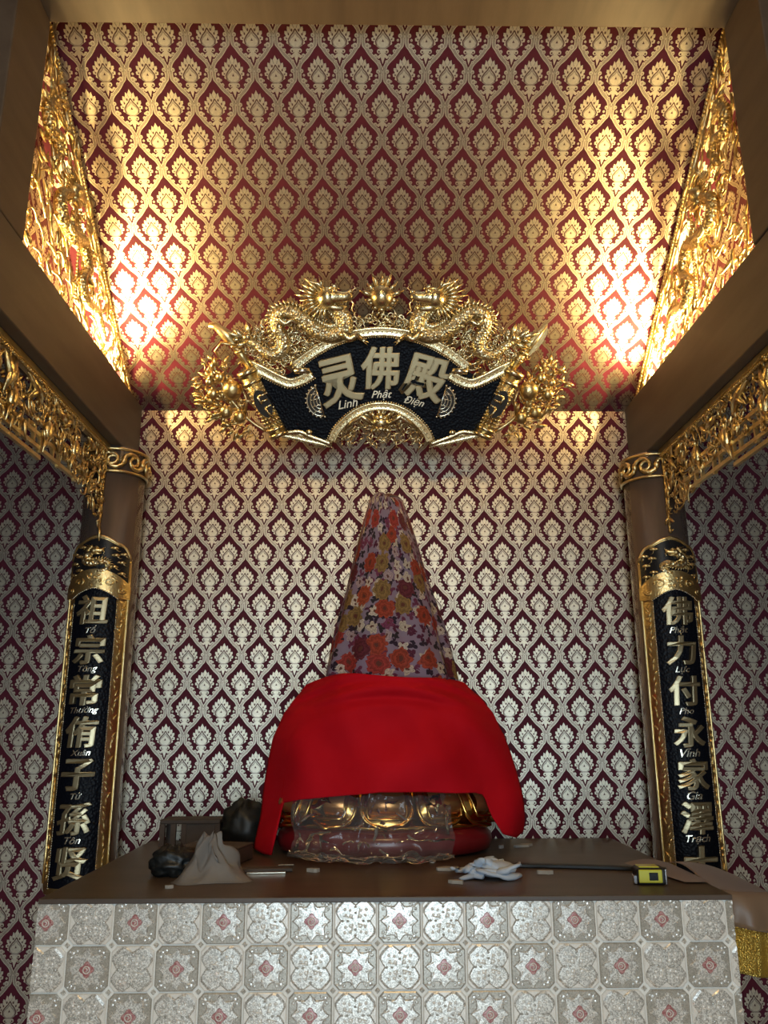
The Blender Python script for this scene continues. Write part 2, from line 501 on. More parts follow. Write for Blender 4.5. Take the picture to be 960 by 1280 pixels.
def dragon(parent, org, path, fn, mats, head_dir, S, spine_side=1, name='dragon', jaw=1):
    """path: list of (x,y,z,r); head at path[0]. head_dir: +1 faces +x, -1 faces -x. S overall size unit."""
    g, gs = mats
    P = spline(path, 5)
    b = MB()
    b.tube([fn(p[0], p[1], p[2]) for p in P], [max(.0008, p[3]) for p in P], 12)
    body = b.build(name, gs, parent, org)
    # back fins
    b = MB()
    for i in range(2, len(P) - 3, 1):
        d = P[i + 1] - P[i - 1]; L = math.hypot(d[0], d[1]) + 1e-9
        nx, ny = -d[1] / L * spine_side, d[0] / L * spine_side
        r = P[i][3]
        x, y, z = P[i][0] + nx * r * .85, P[i][1] + ny * r * .85, P[i][2] + r * .25
        b.cone(fn(x, y, z), fn(x + nx * r * .95 + d[0] / L * r * .5, y + ny * r * .95 + d[1] / L * r * .5, z), r * .30, 4)
    b.build('back_fins', g, body, org)
    # belly band lines
    # legs with claws
    for f_ in (.22, .55):
        i = int(f_ * len(P)); p = P[i]
        b = MB()
        dx = head_dir
        x, y, z, r = p
        k = [(x, y, z + r * .6), (x + dx * S * .8, y - S * .7, z + r * 1.0), (x + dx * S * 1.5, y - S * .35, z + r * .9), (x + dx * S * 2.1, y - S * .75, z + r * .6)]
        b.tube([fn(*q) for q in spline(k, 3)], [r * .55 - r * .03 * q for q in range(10)], 6)
        for c in (-.6, 0, .6):
            b.cone(fn(*k[-1]), fn(k[-1][0] + dx * S * .75 * math.cos(c), k[-1][1] + S * .75 * math.sin(c - .5), z + r * .5), r * .2, 4)
        b.build('clawed_leg', g, body, org)
    # head
    hx, hy, hz, hr = path[0]
    h = head_dir
    b = MB()
    def q(u, v, w): return fn(hx + h * u * S, hy + v * S, hz + w * S)
    b.ball(q(0, .2, .2), S * 1.15, 12, 8)
    b.tube([q(-.9, .1, .1), q(0, .25, .4), q(.9, .28, .45), q(1.7, .25, .4), q(2.3, .42, .4), q(2.6, .5, .35)], [S * .7, S * 1.0, S * .72, S * .58, S * .55, S * .3], 10)
    b.tube([q(-.3, -.5, .3), q(.6, -.75, .4), q(1.4, -.85, .4), q(2.0, -.6, .35)], [S * .5, S * .45, S * .35, S * .15], 8)
    for w in (.15, .85):
        b.ball(q(.75, .95, w), S * .33, 8, 6)
        b.tube([q(.2, 1.15, w), q(.75, 1.40, w), q(1.25, 1.1, w)], [S * .12, S * .2, S * .08], 5)
        b.ball(q(2.4, .85, w * .7 + .1), S * .27, 7, 5)
    for k in range(5):
        b.cone(q(.7 + k * .32, -.05, .75), q(.75 + k * .32, -.42, .78), S * .10, 4)
        b.cone(q(.8 + k * .28, -.50, .70), q(.8 + k * .28, -.22, .72), S * .08, 4)
    b.build('dragon_head', g, body, org)
    b = MB()
    for w in (0, .7):
        b.tube([q(-.2, 1.0, w), q(-.9, 1.6, w + .1), q(-1.7, 1.75, w), q(-2.3, 2.15, w)], [S * .24, S * .2, S * .15, S * .04], 6)
    b.build('horn', g, body, org)
    b = MB()
    rr = random.Random(5)
    for k in range(13):
        a = math.radians(95 + k * 15)
        ln = (1.25 + .6 * rr.random())
        b.tube([q(-.35 + .6 * math.cos(a), .1 + .7 * math.sin(a), .25), q(-.45 + (1.0 + ln * .4) * math.cos(a), .1 + (.9 + ln * .4) * math.sin(a), .35), q(-.65 + (1 + ln) * math.cos(a), .1 + (.9 + ln) * math.sin(a) * .9, .2)], [S * .22, S * .18, S * .03], 5)
    b.build('mane', g, body, org)
    b = MB()
    b.tube([q(2.2, .2, .7), q(2.7, -.3, .8), q(2.5, -1.0, .7), q(3.0, -1.5, .6)], [S * .12, S * .1, S * .08, S * .03], 5)
    b.tube([q(2.3, .7, .6), q(2.9, 1.2, .6), q(2.6, 1.7, .6)], [S * .1, S * .08, S * .03], 5)
    b.build('whiskers', g, body, org)
    return body

# ------------------------------------------------------------------ side fretwork panels above the beams
def zceil(y): return 2.02 - SL * (y - 2.0)
def fretwork(x, sg, zb, label, seed):
    """sg: +1 faces +x"""
    root = empty('fretwork_panel', (x, 2.45, zb), label, 'carving', 'gilded fretwork gables')
    org = (x, 2.45, zb)
    def fn(u, v, w): return (x + sg * w, u, v)
    y0, y1 = 1.960, 3.045
    tri = [(y0 + .02, zb + .02), (y1 - .04, zb + .015), (y0 + .02, zceil(y0) - .05)]
    rr = random.Random(seed)
    # border: two mouldings and a rope
    b = MB()
    e = [(y0, zb + .004), (y1, zb + .004)], [(y0, zb), (y0, zceil(y0) - .02)], [(y0, zceil(y0) - .022), (y1, zceil(y1) - .010)]
    for (p, q) in e[:2]:
        b.tube([fn(p[0], p[1], 0), fn(q[0], q[1], 0)], .009, 6)
    b.build('edge_frame', M['old_gold'], root, org)
    b = MB()
    p, q = e[2]
    n = 110
    b.tube([fn(p[0], p[1] - .012, 0), fn(q[0], q[1] - .012, 0)], .010, 6)
    for i in range(n):
        t = i / n
        yy = p[0] + (q[0] - p[0]) * t; zz = p[1] + (q[1] - p[1]) * t
        b.ball(fn(yy, zz - .012, .010), (.006, .0065, .008), 5, 4)
    b.build('rope_moulding', M['old_gold'], root, org)
    # flame and cloud strokes running with the slope
    b = MB()
    sl = -math.atan(SL)
    cnt = 0
    while cnt < 250:
        u = y0 + rr.random() * (y1 - y0); v = zb + rr.random() * (zceil(y0) - zb)
        if not inside(tri, u, v): continue
        a = sl + rr.gauss(0, .55) + (PI if rr.random() < .5 else 0)
        k = rr.random()
        if k < .55:
            wisp(b, u, v, rr.uniform(-.008, .008), rr.uniform(.05, .12), a, rr.choice((-1, 1)) * rr.uniform(.6, 3.0), rr.uniform(.0045, .0085), fn)
        elif k < .75:
            scroll(b, u, v, rr.uniform(-.006, .008), rr.uniform(.012, .024), 1.2, rr.random() * 6, rr.uniform(.003, .005), fn, sgn=rr.choice((-1, 1)))
        else:
            leaf(b, u, v, rr.uniform(0, .010), a, rr.uniform(.035, .07), rr.uniform(.014, .026), .005, fn)
        cnt += 1
    tag(b.build('cloud_fretwork', M['old_gold'], root, org), kind='stuff')
    # dragon
    S = .026
    path = [(2.22, 1.62, .022, .018), (2.15, 1.56, .018, .020), (2.18, 1.50, .018, .022), (2.27, 1.50, .018, .022), (2.36, 1.53, .018, .021), (2.42, 1.47, .016, .019),
            (2.38, 1.41, .016, .018), (2.44, 1.36, .016, .017), (2.53, 1.38, .016, .015), (2.60, 1.35, .014, .013), (2.66, 1.31, .012, .006)]
    dragon(root, org, path, fn, (M['old_gold'], M['old_scale']), 1, S, 1)
    # second small dragon higher up
    path = [(2.03, 1.80, .018, .015), (2.00, 1.75, .016, .016), (2.03, 1.70, .016, .017), (2.08, 1.72, .016, .016), (2.11, 1.68, .014, .013), (2.09, 1.64, .012, .008)]
    dragon(root, org, path, fn, (M['old_gold'], M['old_scale']), 1, .014, -1, 'small_dragon')
    # bead string
    b = MB()
    for i in range(26):
        b.ball(fn(2.32 + .001 * i, 1.62 - i * .012, .014), .0055, 6, 4)
    b.build('bead_string', M['gold'], root, org)
    return root
fretwork(XL - .036, 1, 1.250, 'gilded fretwork gable with dragons above the beam of the To Tong column', 11)
fretwork(XR + .036, -1, 1.246, 'gilded fretwork gable with dragons above the beam of the Phat Luc column', 23)

# ------------------------------------------------------------------ carved valances below the beams
def valance(x, sg, zt, label, seed):
    y0, y1 = 1.72, 2.845
    root = empty('carved_valance', (x, (y0 + y1) / 2, zt), label, 'carving', 'gilded valances under the beams')
    org = (x, (y0 + y1) / 2, zt)
    def fn(u, v, w): return (x + sg * w, u, v)
    rr = random.Random(seed)
    b = MB()
    b.box((x, (y0 + y1) / 2, zt - .010), (.034, y1 - y0, .020))
    for i in range(90):
        t = (i + .5) / 90
        b.ball(fn(y0 + (y1 - y0) * t, zt - .024, .010), (.007, .0065, .006), 5, 4)
    b.build('top_moulding', M['old_gold'], root, org)
    # stile against the column with hanging tail
    b = MB()
    st = [(y1 - .004, zt - .02), (y1 - .004, zt - .15), (y1 + .002, zt - .26), (y1 + .000, zt - .305)]
    P = spline(st, 6)
    b.tube([fn(p[0], p[1], 0) for p in P], [.011 - .007 * i / len(P) for i in range(len(P))], 6)
    b.ball(fn(y1 + .000, zt - .305, 0), (.007, .007, .012), 6, 5)
    b.build('end_stile', M['gold'], root, org)
    def low(u):
        t = (u - y0) / (y1 - y0)
        return zt - .215 - .030 * math.sin(t * 9) - (.10 * max(0, (t - .86) / .14)) + .03 * math.sin(t * 3.1)
    # key-fret bars
    b = MB()
    for (v0, ua, ub) in ((-.175, 0, .90), (-.135, .05, .84), (-.212, .0, .80), (-.240, .0, .50)):
        b.box(fn(y0 + (ua + ub) / 2 * (y1 - y0), zt + v0, 0), (.012, (ub - ua) * (y1 - y0), .012))
    for i in range(21):
        u = y0 + .03 + i * .048
        hh = .030 + .02 * (i % 3)
        b.box(fn(u, zt - .155 - hh / 2, 0), (.011, .010, hh))
    b.build('fret_bars', M['old_gold'], root, org)
    # scrollwork
    b = MB()
    cnt = 0
    while cnt < 420:
        u = rr.uniform(y0 + .01, y1 - .01); v = rr.uniform(zt - .34, zt - .02)
        if v < low(u): continue
        k = rr.random()
        if k < .5: wisp(b, u, v, rr.uniform(-.006, .010), rr.uniform(.04, .09), rr.random() * 6.28, rr.choice((-1, 1)) * rr.uniform(.8, 3.2), rr.uniform(.004, .0075), fn)
        elif k < .75: scroll(b, u, v, rr.uniform(-.004, .010), rr.uniform(.010, .022), 1.2, rr.random() * 6, rr.uniform(.003, .0045), fn, sgn=rr.choice((-1, 1)))
        else: leaf(b, u, v, rr.uniform(0, .012), rr.random() * 6.28, rr.uniform(.022, .042), rr.uniform(.010, .018), .005, fn)
        cnt += 1
    # along the stile
    for i in range(26):
        t = i / 26
        wisp(b, y1 - .016 - rr.random() * .05 * (1 - t), zt - .10 - .16 * t, .004, .045, rr.uniform(-2.4, -.7), rr.choice((-1, 1)) * 2, .005, fn)
    tag(b.build('scrollwork', M['old_gold'], root, org), kind='stuff')
    # hanging acanthus leaves and birds
    for (u, v, ln, wd, a) in ((1.80, -.05, .10, .035, -1.1), (1.90, -.03, .15, .06, -1.5), (1.97, -.04, .11, .04, -1.0), (2.03, -.035, .12, .05, -1.9), (2.12, -.04, .12, .03, -.5), (2.20, -.05, .08, .03, -2.4), (2.34, -.06, .08, .03, -.3), (2.46, -.05, .07, .03, -2.5), (2.62, -.05, .07, .028, -.4), (2.74, -.06, .07, .025, -2.2)):
        b = MB()
        leaf(b, u, zt + v, .010, a, ln, wd, .010, fn, .4)
        b.build('acanthus_leaf', M['old_gold'], root, org)
    for (u, v) in ((2.05, -.145), (2.30, -.15), (2.52, -.13)):
        b = MB()
        b.ball(fn(u, zt + v, .012), (.016, .020, .034), 10, 7)
        b.ball(fn(u + .004, zt + v + .042, .014), (.010, .012, .012), 8, 6)
        b.cone(fn(u + .012, zt + v + .043, .016), fn(u + .034, zt + v + .037, .016), .005, 5)
        b.cone(fn(u - .006, zt + v - .02, .012), fn(u - .024, zt + v - .075, .012), .010, 5)
        b.build('perched_bird', M['gold'], root, org)
    return root
valance(-.982, 1, 1.006, 'gilded carved valance with birds hanging beside the To Tong column', 5)
valance(1.078, -1, .988, 'gilded carved valance with birds hanging beside the Phat Luc column', 9)

# ------------------------------------------------------------------ lettering
def glyph(txt, h=None, w=None, extrude=.02, offset=.02, bev=.02, shear=0.0):
    bev = min(bev, .012); offset = min(offset, .012)
    c = bpy.data.curves.new('txt', 'FONT')
    c.body = txt; c.extrude = extrude; c.offset = offset; c.bevel_depth = bev; c.bevel_resolution = 1; c.resolution_u = 3; c.shear = shear
    o = bpy.data.objects.new('txt', c); C.objects.link(o)
    dg = bpy.context.evaluated_depsgraph_get()
    me = bpy.data.meshes.new_from_object(o.evaluated_get(dg))
    V = np.array([v.co[:] for v in me.vertices]); F = [tuple(p.vertices) for p in me.polygons]
    bpy.data.objects.remove(o); bpy.data.curves.remove(c); bpy.data.meshes.remove(me)
    lo, hi = V.min(0), V.max(0)
    V = V - (lo + hi) / 2
    d = hi - lo
    if h and w: V[:, 0] *= w / d[0]; V[:, 1] *= h / d[1]; k = h / d[1]
    elif h: k = h / d[1]; V[:, :2] *= k
    else: k = w / d[0]; V[:, :2] *= k
    V[:, 2] -= V[:, 2].min(); V[:, 2] *= k
    return V, F

def put_glyph(name, txt, fn, m, parent, org, h, w, extrude=.03, offset=.025, bev=.025, shear=0.0, cx=0, cy=0, rot=0.0, z=0.0):
    V, F = glyph(txt, h, w, extrude, offset, bev, shear)
    c, s = math.cos(rot), math.sin(rot)
    b = MB()
    # heavy brush weight: the stroke shape laid three times, slightly apart
    for ox, oy, oz in ((0, 0, 0),) if w and not h else ((0, 0, .0006), (.022, .008, 0), (-.022, -.008, .0003)):
        ox *= w; oy *= w
        b.add([fn(cx + c * (v[0] + ox) - s * (v[1] + oy), cy + s * (v[0] + ox) + c * (v[1] + oy), z + v[2] + oz) for v in V], F, False)
    return b.build(name, m, parent, org)

# ------------------------------------------------------------------ couplet boards on the columns
def couplet(x, sg, label, chars, caps, seed, zt, zb):
    R = CR + .004
    org = (x, CY - R, zb)
    root = empty('couplet_board', org, label, 'plaque', 'couplet boards on the columns')
    HA = .112
    def fn(s, z, w): 
        a = s / R
        return (x + (R + w) * math.sin(a), CY - (R + w) * math.cos(a), z)
    def top(q):          # q in -1..1 : ogee shaped top
        a = abs(q)
        return zt - .070 * (a ** 1.6) if a < .55 else zt - .070 * (.55 ** 1.6) - .055 * ((a - .55) / .45) ** 2.2
    def bot(q): return zb + .025 * max(0, (abs(q) - .8) / .2) ** 2
    def shell(b, q0, q1, f0, f1, w0, w1, nu=24, nv=24):
        for (w, fl) in ((w1, 0), (w0, 1)):
            b.grid(lambda u, v: fn((q0 + (q1 - q0) * u) * HA, f0(q0 + (q1 - q0) * u) * (1 - v) + f1(q0 + (q1 - q0) * u) * v, w), nu, nv)
        # rim
        n = nu
        ring = []
        for i in range(n + 1): ring.append((q0 + (q1 - q0) * i / n, 0))
        for i in range(1, nv + 1): ring.append((q1, i / nv))
        for i in range(1, n + 1): ring.append((q1 + (q0 - q1) * i / n, 1))
        for i in range(1, nv): ring.append((q0, 1 - i / nv))
        vs = []
        for w in (w0, w1):
            for q, v in ring: vs.append(fn(q * HA, f0(q) * (1 - v) + f1(q) * v, w))
        m = len(ring)
        b.add(vs, [(i, (i + 1) % m, m + (i + 1) % m, m + i) for i in range(m)], False)
    b = MB(); shell(b, -1, 1, bot, top, .002, .012)
    fixnormals(tag(b.build('board', M['old_gold'], root, org), 'gilded curved backing board'))
    zc = zt - .225         # top of the writing panel
    def collar_low(q): return zc + .035 * (1 - min(1, abs(q) / .62) ** 1.5) if abs(q) < .62 else zc - .0
    def collar_up(q): return zc + .040 + .062 * math.cos(min(1, abs(q)) * PI / 2) ** .8
    # writing panel
    b = MB(); shell(b, -.62, .62, lambda q: zb + .022, collar_low, .010, .014)
    fixnormals(tag(b.build('writing_panel', M['black'], root, org), 'hammered black lacquer writing panel'))
    # upper black field
    b = MB(); shell(b, -.93, .93, lambda q: zc + .03, lambda q: top(q) - .010, .010, .014)
    fixnormals(b.build('upper_panel', M['black_s'], root, org))
    # collar
    b = MB(); shell(b, -.98, .98, collar_low, collar_up, .010, .022, 30, 6)
    for s in (1, -1):
        scroll(b, s * .045, zc + .055, .024, .018, 1.3, 0 if s > 0 else PI, .004, fn, sgn=s)
        scroll(b, s * .080, zc + .030, .022, .014, 1.2, 0 if s > 0 else PI, .0035, fn, sgn=-s)
    rr = random.Random(seed)
    for i in range(14): b.ball(fn(rr.uniform(-.025, .025), zc + .055 + rr.uniform(-.012, .028), .022), rr.uniform(.004, .007), 6, 4)
    fixnormals(tag(b.build('cloud_collar', M['gold'], root, org), 'gold cloud shaped collar'))
    # beaded edging of the writing panel and plain edge rolls
    b = MB()
    nb = 130
    for s in (1, -1):
        for i in range(nb):
            b.ball(fn(s * .64 * HA, zb + .02 + (zc - zb - .03) * i / nb, .013), .0030, 4, 3)
    for i in range(24):
        q = -.62 + 1.24 * i / 23
        b.ball(fn(q * HA, collar_low(q) - .001, .022), .0035, 5, 3)
    b.build('beaded_edge', M['silver_gold'], root, org)
    b = MB()
    for s in (1, -1):
        b.tube([fn(s * HA * .985, zb + .03 + (top(1) - zb - .04) * i / 12, .012) for i in range(13)], .0045, 6)
    b.tube([fn(q * HA * .985, top(q) - .002, .012) for q in [-1 + 2 * i / 28 for i in range(29)]], .0055, 6)
    b.build('edge_roll', M['gold'], root, org)
    # engraved leaf relief on the borders
    b = MB()
    for s in (1, -1):
        for i in range(46):
            z = zb + .04 + (zc - zb - .06) * i / 46
            leaf(b, s * .80 * HA, z, .0125, PI / 2 + rr.uniform(-.7, .7), .020, .008, .0025, fn, .1)
    tag(b.build('border_relief', M['old_gold'], root, org), kind='stuff')
    # clouds and dragon on the upper field
    spots = [(.055, .100), (.075, .075), (.052, .058), (.078, .035), (.082, .105), (-.060, .095), (-.080, .070), (-.058, .045), (-.082, .030), (-.085, .105), (.05, .125), (-.052, .128)]
    for (s, dz) in spots:
        b = MB()
        z = zc + dz + .055
        if z > top(s / HA) - .018: continue
        b.ball(fn(s, z, .016), (.012, .006, .006), 9, 5)
        b.ball(fn(s + .008, z - .001, .016), (.007, .005, .0045), 8, 5); b.ball(fn(s - .009, z - .001, .016), (.007, .005, .004), 8, 5)
        wisp(b, s + sg * .004, z - .002, .016, .026, -1.2, 2.5 * sg, .0022, fn)
        b.build('cloud_boss', M['gold'], root, org)
    S = .011
    pz = zc + .085
    path = [(-.008 * sg, pz + .080, .022, .010), (-.030 * sg, pz + .066, .020, .011), (-.038 * sg, pz + .046, .020, .011), (-.016 * sg, pz + .036, .020, .0115), (.014 * sg, pz + .044, .020, .011),
            (.034 * sg, pz + .034, .018, .010), (.026 * sg, pz + .016, .018, .008), (.004 * sg, pz + .010, .018, .006)]
    dragon(root, org, path, fn, (M['gold'], M['gold_scale']), sg, S, 1)
    # characters
    n = len(chars)
    step = .1365
    for i, ch in enumerate(chars):
        z = zc - .042 - step * i
        put_glyph('character', ch, fn, M['char_gold'], root, org, .101, .090, .05, .030, .03, .06, 0, z, 0, .013)
        if caps[i]:
            put_glyph('caption', caps[i], fn, M['silver_gold'], root, org, None, .013 * len(caps[i]) + .008, .03, .004, .015, .35, 0, z - .5 * step + .001, .04, .013)
    return root
couplet(-.973, 1, 'curved black and gold couplet board captioned To Tong Thuong', '祖宗常侑子孫贤', ['Tổ', 'Tông', 'Thường', 'Xuân', 'Tử', 'Tôn', ''], 3, .662, -.522)
couplet(1.070, -1, 'curved black and gold couplet board captioned Phat Luc', '佛力付永家澤士', ['Phật', 'Lực', 'Pho', 'Vĩnh', 'Gia', 'Trạch', ''], 4, .655, -.560)

# ------------------------------------------------------------------ great carved name plaque
def plaque():
    PB = (.031, 2.865, 1.046)
    tau = math.radians(30.76)
    root = empty('name_plaque', PB, 'black and gold carved plaque 灵佛殿 with dragons below the sloping ceiling', 'plaque', rot=(PI / 2 + tau, 0, 0))
    O = (0, 0, 0)
    K = .00292; KV = .00289
    def P(x, y): return ((x - 476) * K, (548 - y) * KV)        # sketch units to metres on the board
    def idf(x, y, z): return (x, y, z)
    def mir(pts): return [(952 - x, y) for x, y in pts]
    # black field
    right = [(476, 419), (500, 421), (522, 427), (545, 436), (562, 447), (583, 462), (600, 472), (628, 470), (620, 500), (604, 536), (575, 545), (540, 551), (534, 540), (520, 527), (500, 516), (476, 511)]
    poly = [P(*p) for p in right] + [P(*p) for p in mir(right)[::-1][1:-1]]
    b = MB(); b.prism(poly, -.012, .006)
    tag(fixnormals(b.build('field', M['black'], root)), 'hammered black lacquer field')
    # upper arch border
    def band(path, w, z0, z1, mtl, name, beads=0, diam=0, side=-1, label=None):
        b = MB()
        pp = spline([P(*p) for p in path], 6)
        n = len(pp)
        cs = [(-.5, 0), (-.5, .6), (-.38, .85), (-.25, .7), (0, .8), (.25, .7), (.38, .85), (.5, .6), (.5, 0)]
        vs = []
        for i in range(n):
            d = pp[min(i + 1, n - 1)] - pp[max(0, i - 1)]; d = d / np.linalg.norm(d)
            nx, ny = -d[1], d[0]
            for a, h in cs: vs.append((pp[i][0] + nx * a * w * K, pp[i][1] + ny * a * w * K, z0 + (z1 - z0) * h))
        m = len(cs)
        fs = [(i * m + k, i * m + k + 1, (i + 1) * m + k + 1, (i + 1) * m + k) for i in range(n - 1) for k in range(m - 1)]
        fs += [tuple(range(m)), tuple((n - 1) * m + k for k in range(m - 1, -1, -1))]
        b.add(vs, fs)
        ds = np.cumsum([0] + [np.linalg.norm(pp[i + 1] - pp[i]) for i in range(n - 1)])
        nb = int(ds[-1] / .0085)
        for k in range(nb + 1):
            t = ds[-1] * k / nb; i = min(n - 2, int(np.searchsorted(ds, t, 'right') - 1)); f = (t - ds[i]) / (ds[i + 1] - ds[i] + 1e-9)
            q = pp[i] * (1 - f) + pp[i + 1] * f; d = pp[i + 1] - pp[i]; d = d / np.linalg.norm(d)
            nx, ny = -d[1], d[0]
            b.ball((q[0] + nx * side * w * .55 * K, q[1] + ny * side * w * .55 * K, z0 + (z1 - z0) * .45), .0040, 5, 4)
            if k % 2 == 0:
                b.ball((q[0], q[1], z1 - .004), (.0045, .0045, .004), 4, 4)
        return tag(fixnormals(b.build(name, mtl, root)), label)
    arch = [(476, 414), (500, 416), (522, 421), (545, 431), (565, 443), (586, 459)]
    band([(x, y) for x, y in mir(arch)[::-1]] + arch[1:], 12, .0, .022, M['pale_gold'], 'arch_border')
    for s in (0, 1):
        fold = [(562, 466), (575, 474), (590, 478), (606, 472), (625, 462), (640, 455)]
        band(fold if s == 0 else mir(fold), 13, .004, .024, M['pale_gold'], 'scroll_fold', side=-1 if s == 0 else 1)
        low = [(606, 541), (585, 546), (560, 552), (538, 556)]
        band(low if s == 0 else mir(low), 9, .0, .020, M['pale_gold'], 'lower_border', side=1 if s == 0 else -1)
    larch = [(476, 507), (492, 509), (508, 516), (522, 527), (534, 541), (539, 553)]
    band([(x, y) for x, y in mir(larch)[::-1]] + larch[1:], 11, .002, .024, M['pale_gold'], 'lower_arch_border', side=1)
    sgn = (1, -1)
    def mx(x, s): return x if s == 1 else 952 - x
    for s in sgn:
        # curled end of the written sheet
        b = MB()
        a_ = P(mx(565, s), 462); c_ = P(mx(584, s), 463)
        b.tube([(a_[0], a_[1], .016), (c_[0], c_[1], .016)], .012, 10)
        b.build('curled_sheet', M['silver_gold'], root)
        # rollers
        t = np.array(P(mx(641, s), 466)); u = np.array(P(mx(606, s), 541))
        ax = (u - t) / np.linalg.norm(u - t); L = np.linalg.norm(u - t)
        def at(f): q = t + (u - t) * f; return (q[0], q[1], .026)
        rr_ = .034
        b = MB()
        b.tube([at(0), at(.5), at(1)], rr_ * .93, 20)
        roller = b.build('scroll_roller', M['gold'], root)
        for f, rr2, w in ((-.02, 1.12, .010), (.14, 1.06, .006), (.92, 1.06, .006), (1.02, 1.10, .008)):
            b = MB(); b.tube([(at(f)[0] - ax[0] * w, at(f)[1] - ax[1] * w, .026), (at(f)[0] + ax[0] * w, at(f)[1] + ax[1] * w, .026)], rr_ * rr2, 20)
            b.build('roller_ring', M['pale_gold'], roller)
        b = MB()
        nx, ny = -ax[1], ax[0]
        for i in range(13):
            f = .20 + .70 * i / 12
            for k in range(7):
                a = -1.25 + 2.5 * k / 6
                q = at(f)
                b.ball((q[0] + nx * math.sin(a) * rr_ * .93, q[1] + ny * math.sin(a) * rr_ * .93, .026 + math.cos(a) * rr_ * .93), (.0045, .0045, .004), 5, 4)
        b.build('bead_grid', M['pale_gold'], roller)
        # black oval with gold strokes lapping over the roller edge
        b = MB()
        c0 = P(mx(622, s), 502)
        pl = []
        for k in range(24):
            a = 2 * PI * k / 24
            e1, e2 = math.cos(a) * .028, math.sin(a) * .053
            pl.append((c0[0] + nx * e1 + ax[0] * e2, c0[1] + ny * e1 + ax[1] * e2))
        b.prism(pl, .018, .064)
        em = fixnormals(b.build('emblem_oval', M['black_s'], roller))
        b = MB()
        strokes = [((618, 489), (628, 493)), ((616, 496), (625, 500)), ((612, 503), (619, 507)), ((619, 507), (612, 519)), ((628, 493), (624, 502))]
        for p, q in strokes:
            p = P(mx(p[0], s), p[1]); q = P(mx(q[0], s), q[1])
            b.tube([(p[0], p[1], .066), (q[0], q[1], .066)], .0045, 5)
        b.build('emblem_strokes', M['pale_gold'], roller)
        # medallion: half disc with a labyrinth
        cx, cy = P(mx(559, s), 503)
        b = MB()
        tilt = math.radians(-16) * s
        def dr(pts): return [(cx + (p[0] * math.cos(tilt) - p[1] * math.sin(tilt)), cy + (p[0] * math.sin(tilt) + p[1] * math.cos(tilt))) for p in pts]
        arc = [(-s * .020 + s * .048 * math.cos(a), .055 * math.sin(a)) for a in [-PI / 2 + PI * k / 16 for k in range(17)]]
        b.prism(dr(arc) if s > 0 else dr(arc)[::-1], .006, .012)
        md = fixnormals(b.build('medallion', M['black_s'], root))
        b = MB()
        for rad in (1.0, .74, .5, .27):
            pts = dr([(-s * .020 + s * .048 * rad * math.cos(a), .055 * rad * math.sin(a)) for a in [-PI / 2 * .94 + PI * .94 * k / 14 for k in range(15)]])
            b.tube([(p[0], p[1], .013) for p in pts], .0042 if rad == 1 else .0026, 5)
        for yy in (-.032, -.012, .012, .032):
            pts = dr([(-s * .018, yy), (s * .012, yy)])
            b.tube([(p[0], p[1], .013) for p in pts], .0025, 5)
        pts = dr([(-s * .019, -.055), (-s * .019, .055)])
        b.tube([(p[0], p[1], .013) for p in pts], .0032, 5)
        pts = dr([(-s * .020 + s * .053 * math.cos(a), .060 * math.sin(a)) for a in [-PI / 2 + PI * k / 11 for k in range(12)]])
        for p in pts: b.ball((p[0], p[1], .010), .0055, 6, 4)
        b.build('labyrinth', M['silver_gold'], md)
    # brush (one end) and pen nib (other end)
    b = MB()
    def q3(x, y, z=.014): p = P(x, y); return (p[0], p[1], z)
    b.tube([q3(316, 461), q3(303, 443), q3(296, 433), q3(290, 424), q3(286, 419), q3(280, 414), q3(273, 408), q3(265, 407)], [.017, .014, .013, .021, .023, .017, .014, .009], 12)
    b.tube([q3(302, 441), q3(300, 437)], .018, 12)
    b.tube([q3(300, 432, .03), q3(280, 428, .034), q3(272, 438, .03), q3(276, 448, .02)], [.006, .006, .005, .002], 6)
    b.build('brush_finial', M['gold'], root)
    b = MB()
    b.tube([q3(638, 461), q3(648, 447), q3(653, 440)], [.016, .015, .014], 12)
    for f in ((646, 450), (652, 441)): b.tube([q3(f[0], f[1]), q3(f[0] + 2, f[1] - 3)], .019, 12)
    b.build('pen_holder', M['gold'], root)
    b = MB()
    nib = [P(x, y) for x, y in ((653, 441), (656, 430), (663, 420), (672, 411), (681, 404), (681, 416), (676, 427), (669, 436), (661, 443))]
    b.prism(nib, .004, .014)
    b.tube([q3(656, 440, .016), q3(668, 423, .020), q3(680, 406, .014)], [.006, .007, .002], 6)
    b.build('pen_nib', M['gold'], root)
    # dragons
    for s in sgn:
        pts = [(541, 376, .034, 9), (531, 386, .030, 10), (521, 398, .030, 12), (522, 412, .032, 13), (537, 419, .030, 12), (555, 413, .028, 11.5), (572, 399, .028, 11), (588, 390, .028, 10.5), (601, 394, .028, 10), (603, 409, .028, 10),
               (595, 424, .026, 9.5), (598, 438, .024, 8.5), (612, 443, .024, 7.5), (627, 433, .022, 6.5), (640, 424, .020, 5), (652, 417, .018, 3)]
        path = []
        for x, y, z, r in pts:
            p = P(mx(x, s), y); path.append((p[0], p[1], z, r * K * .80))
        dragon(root, O, path, idf, (M['pale_gold'], M['gold_scale']), -s, .0340, s)
        # tail end carved as leafy bird head
        b = MB()
        for k, (x, y, a, ln) in enumerate(((643, 423, 40, 20), (646, 421, 15, 26), (640, 428, -15, 22), (636, 420, 75, 18), (648, 424, -5, 14), (634, 428, 110, 14))):
            p = P(mx(x, s), y)
            leaf(b, p[0], p[1], .022, math.radians(a) if s > 0 else PI - math.radians(a), ln * K, 8 * K, .006, idf)
        p = P(mx(640, s), 421); b.ball((p[0], p[1], .026), (.018, .016, .014), 9, 6)
        b.build('tail_plume', M['pale_gold'], root)
    # flaming pearl
    p = P(476.5, 372)
    b = MB(); b.ball((p[0], p[1], .036), .041, 24, 16)
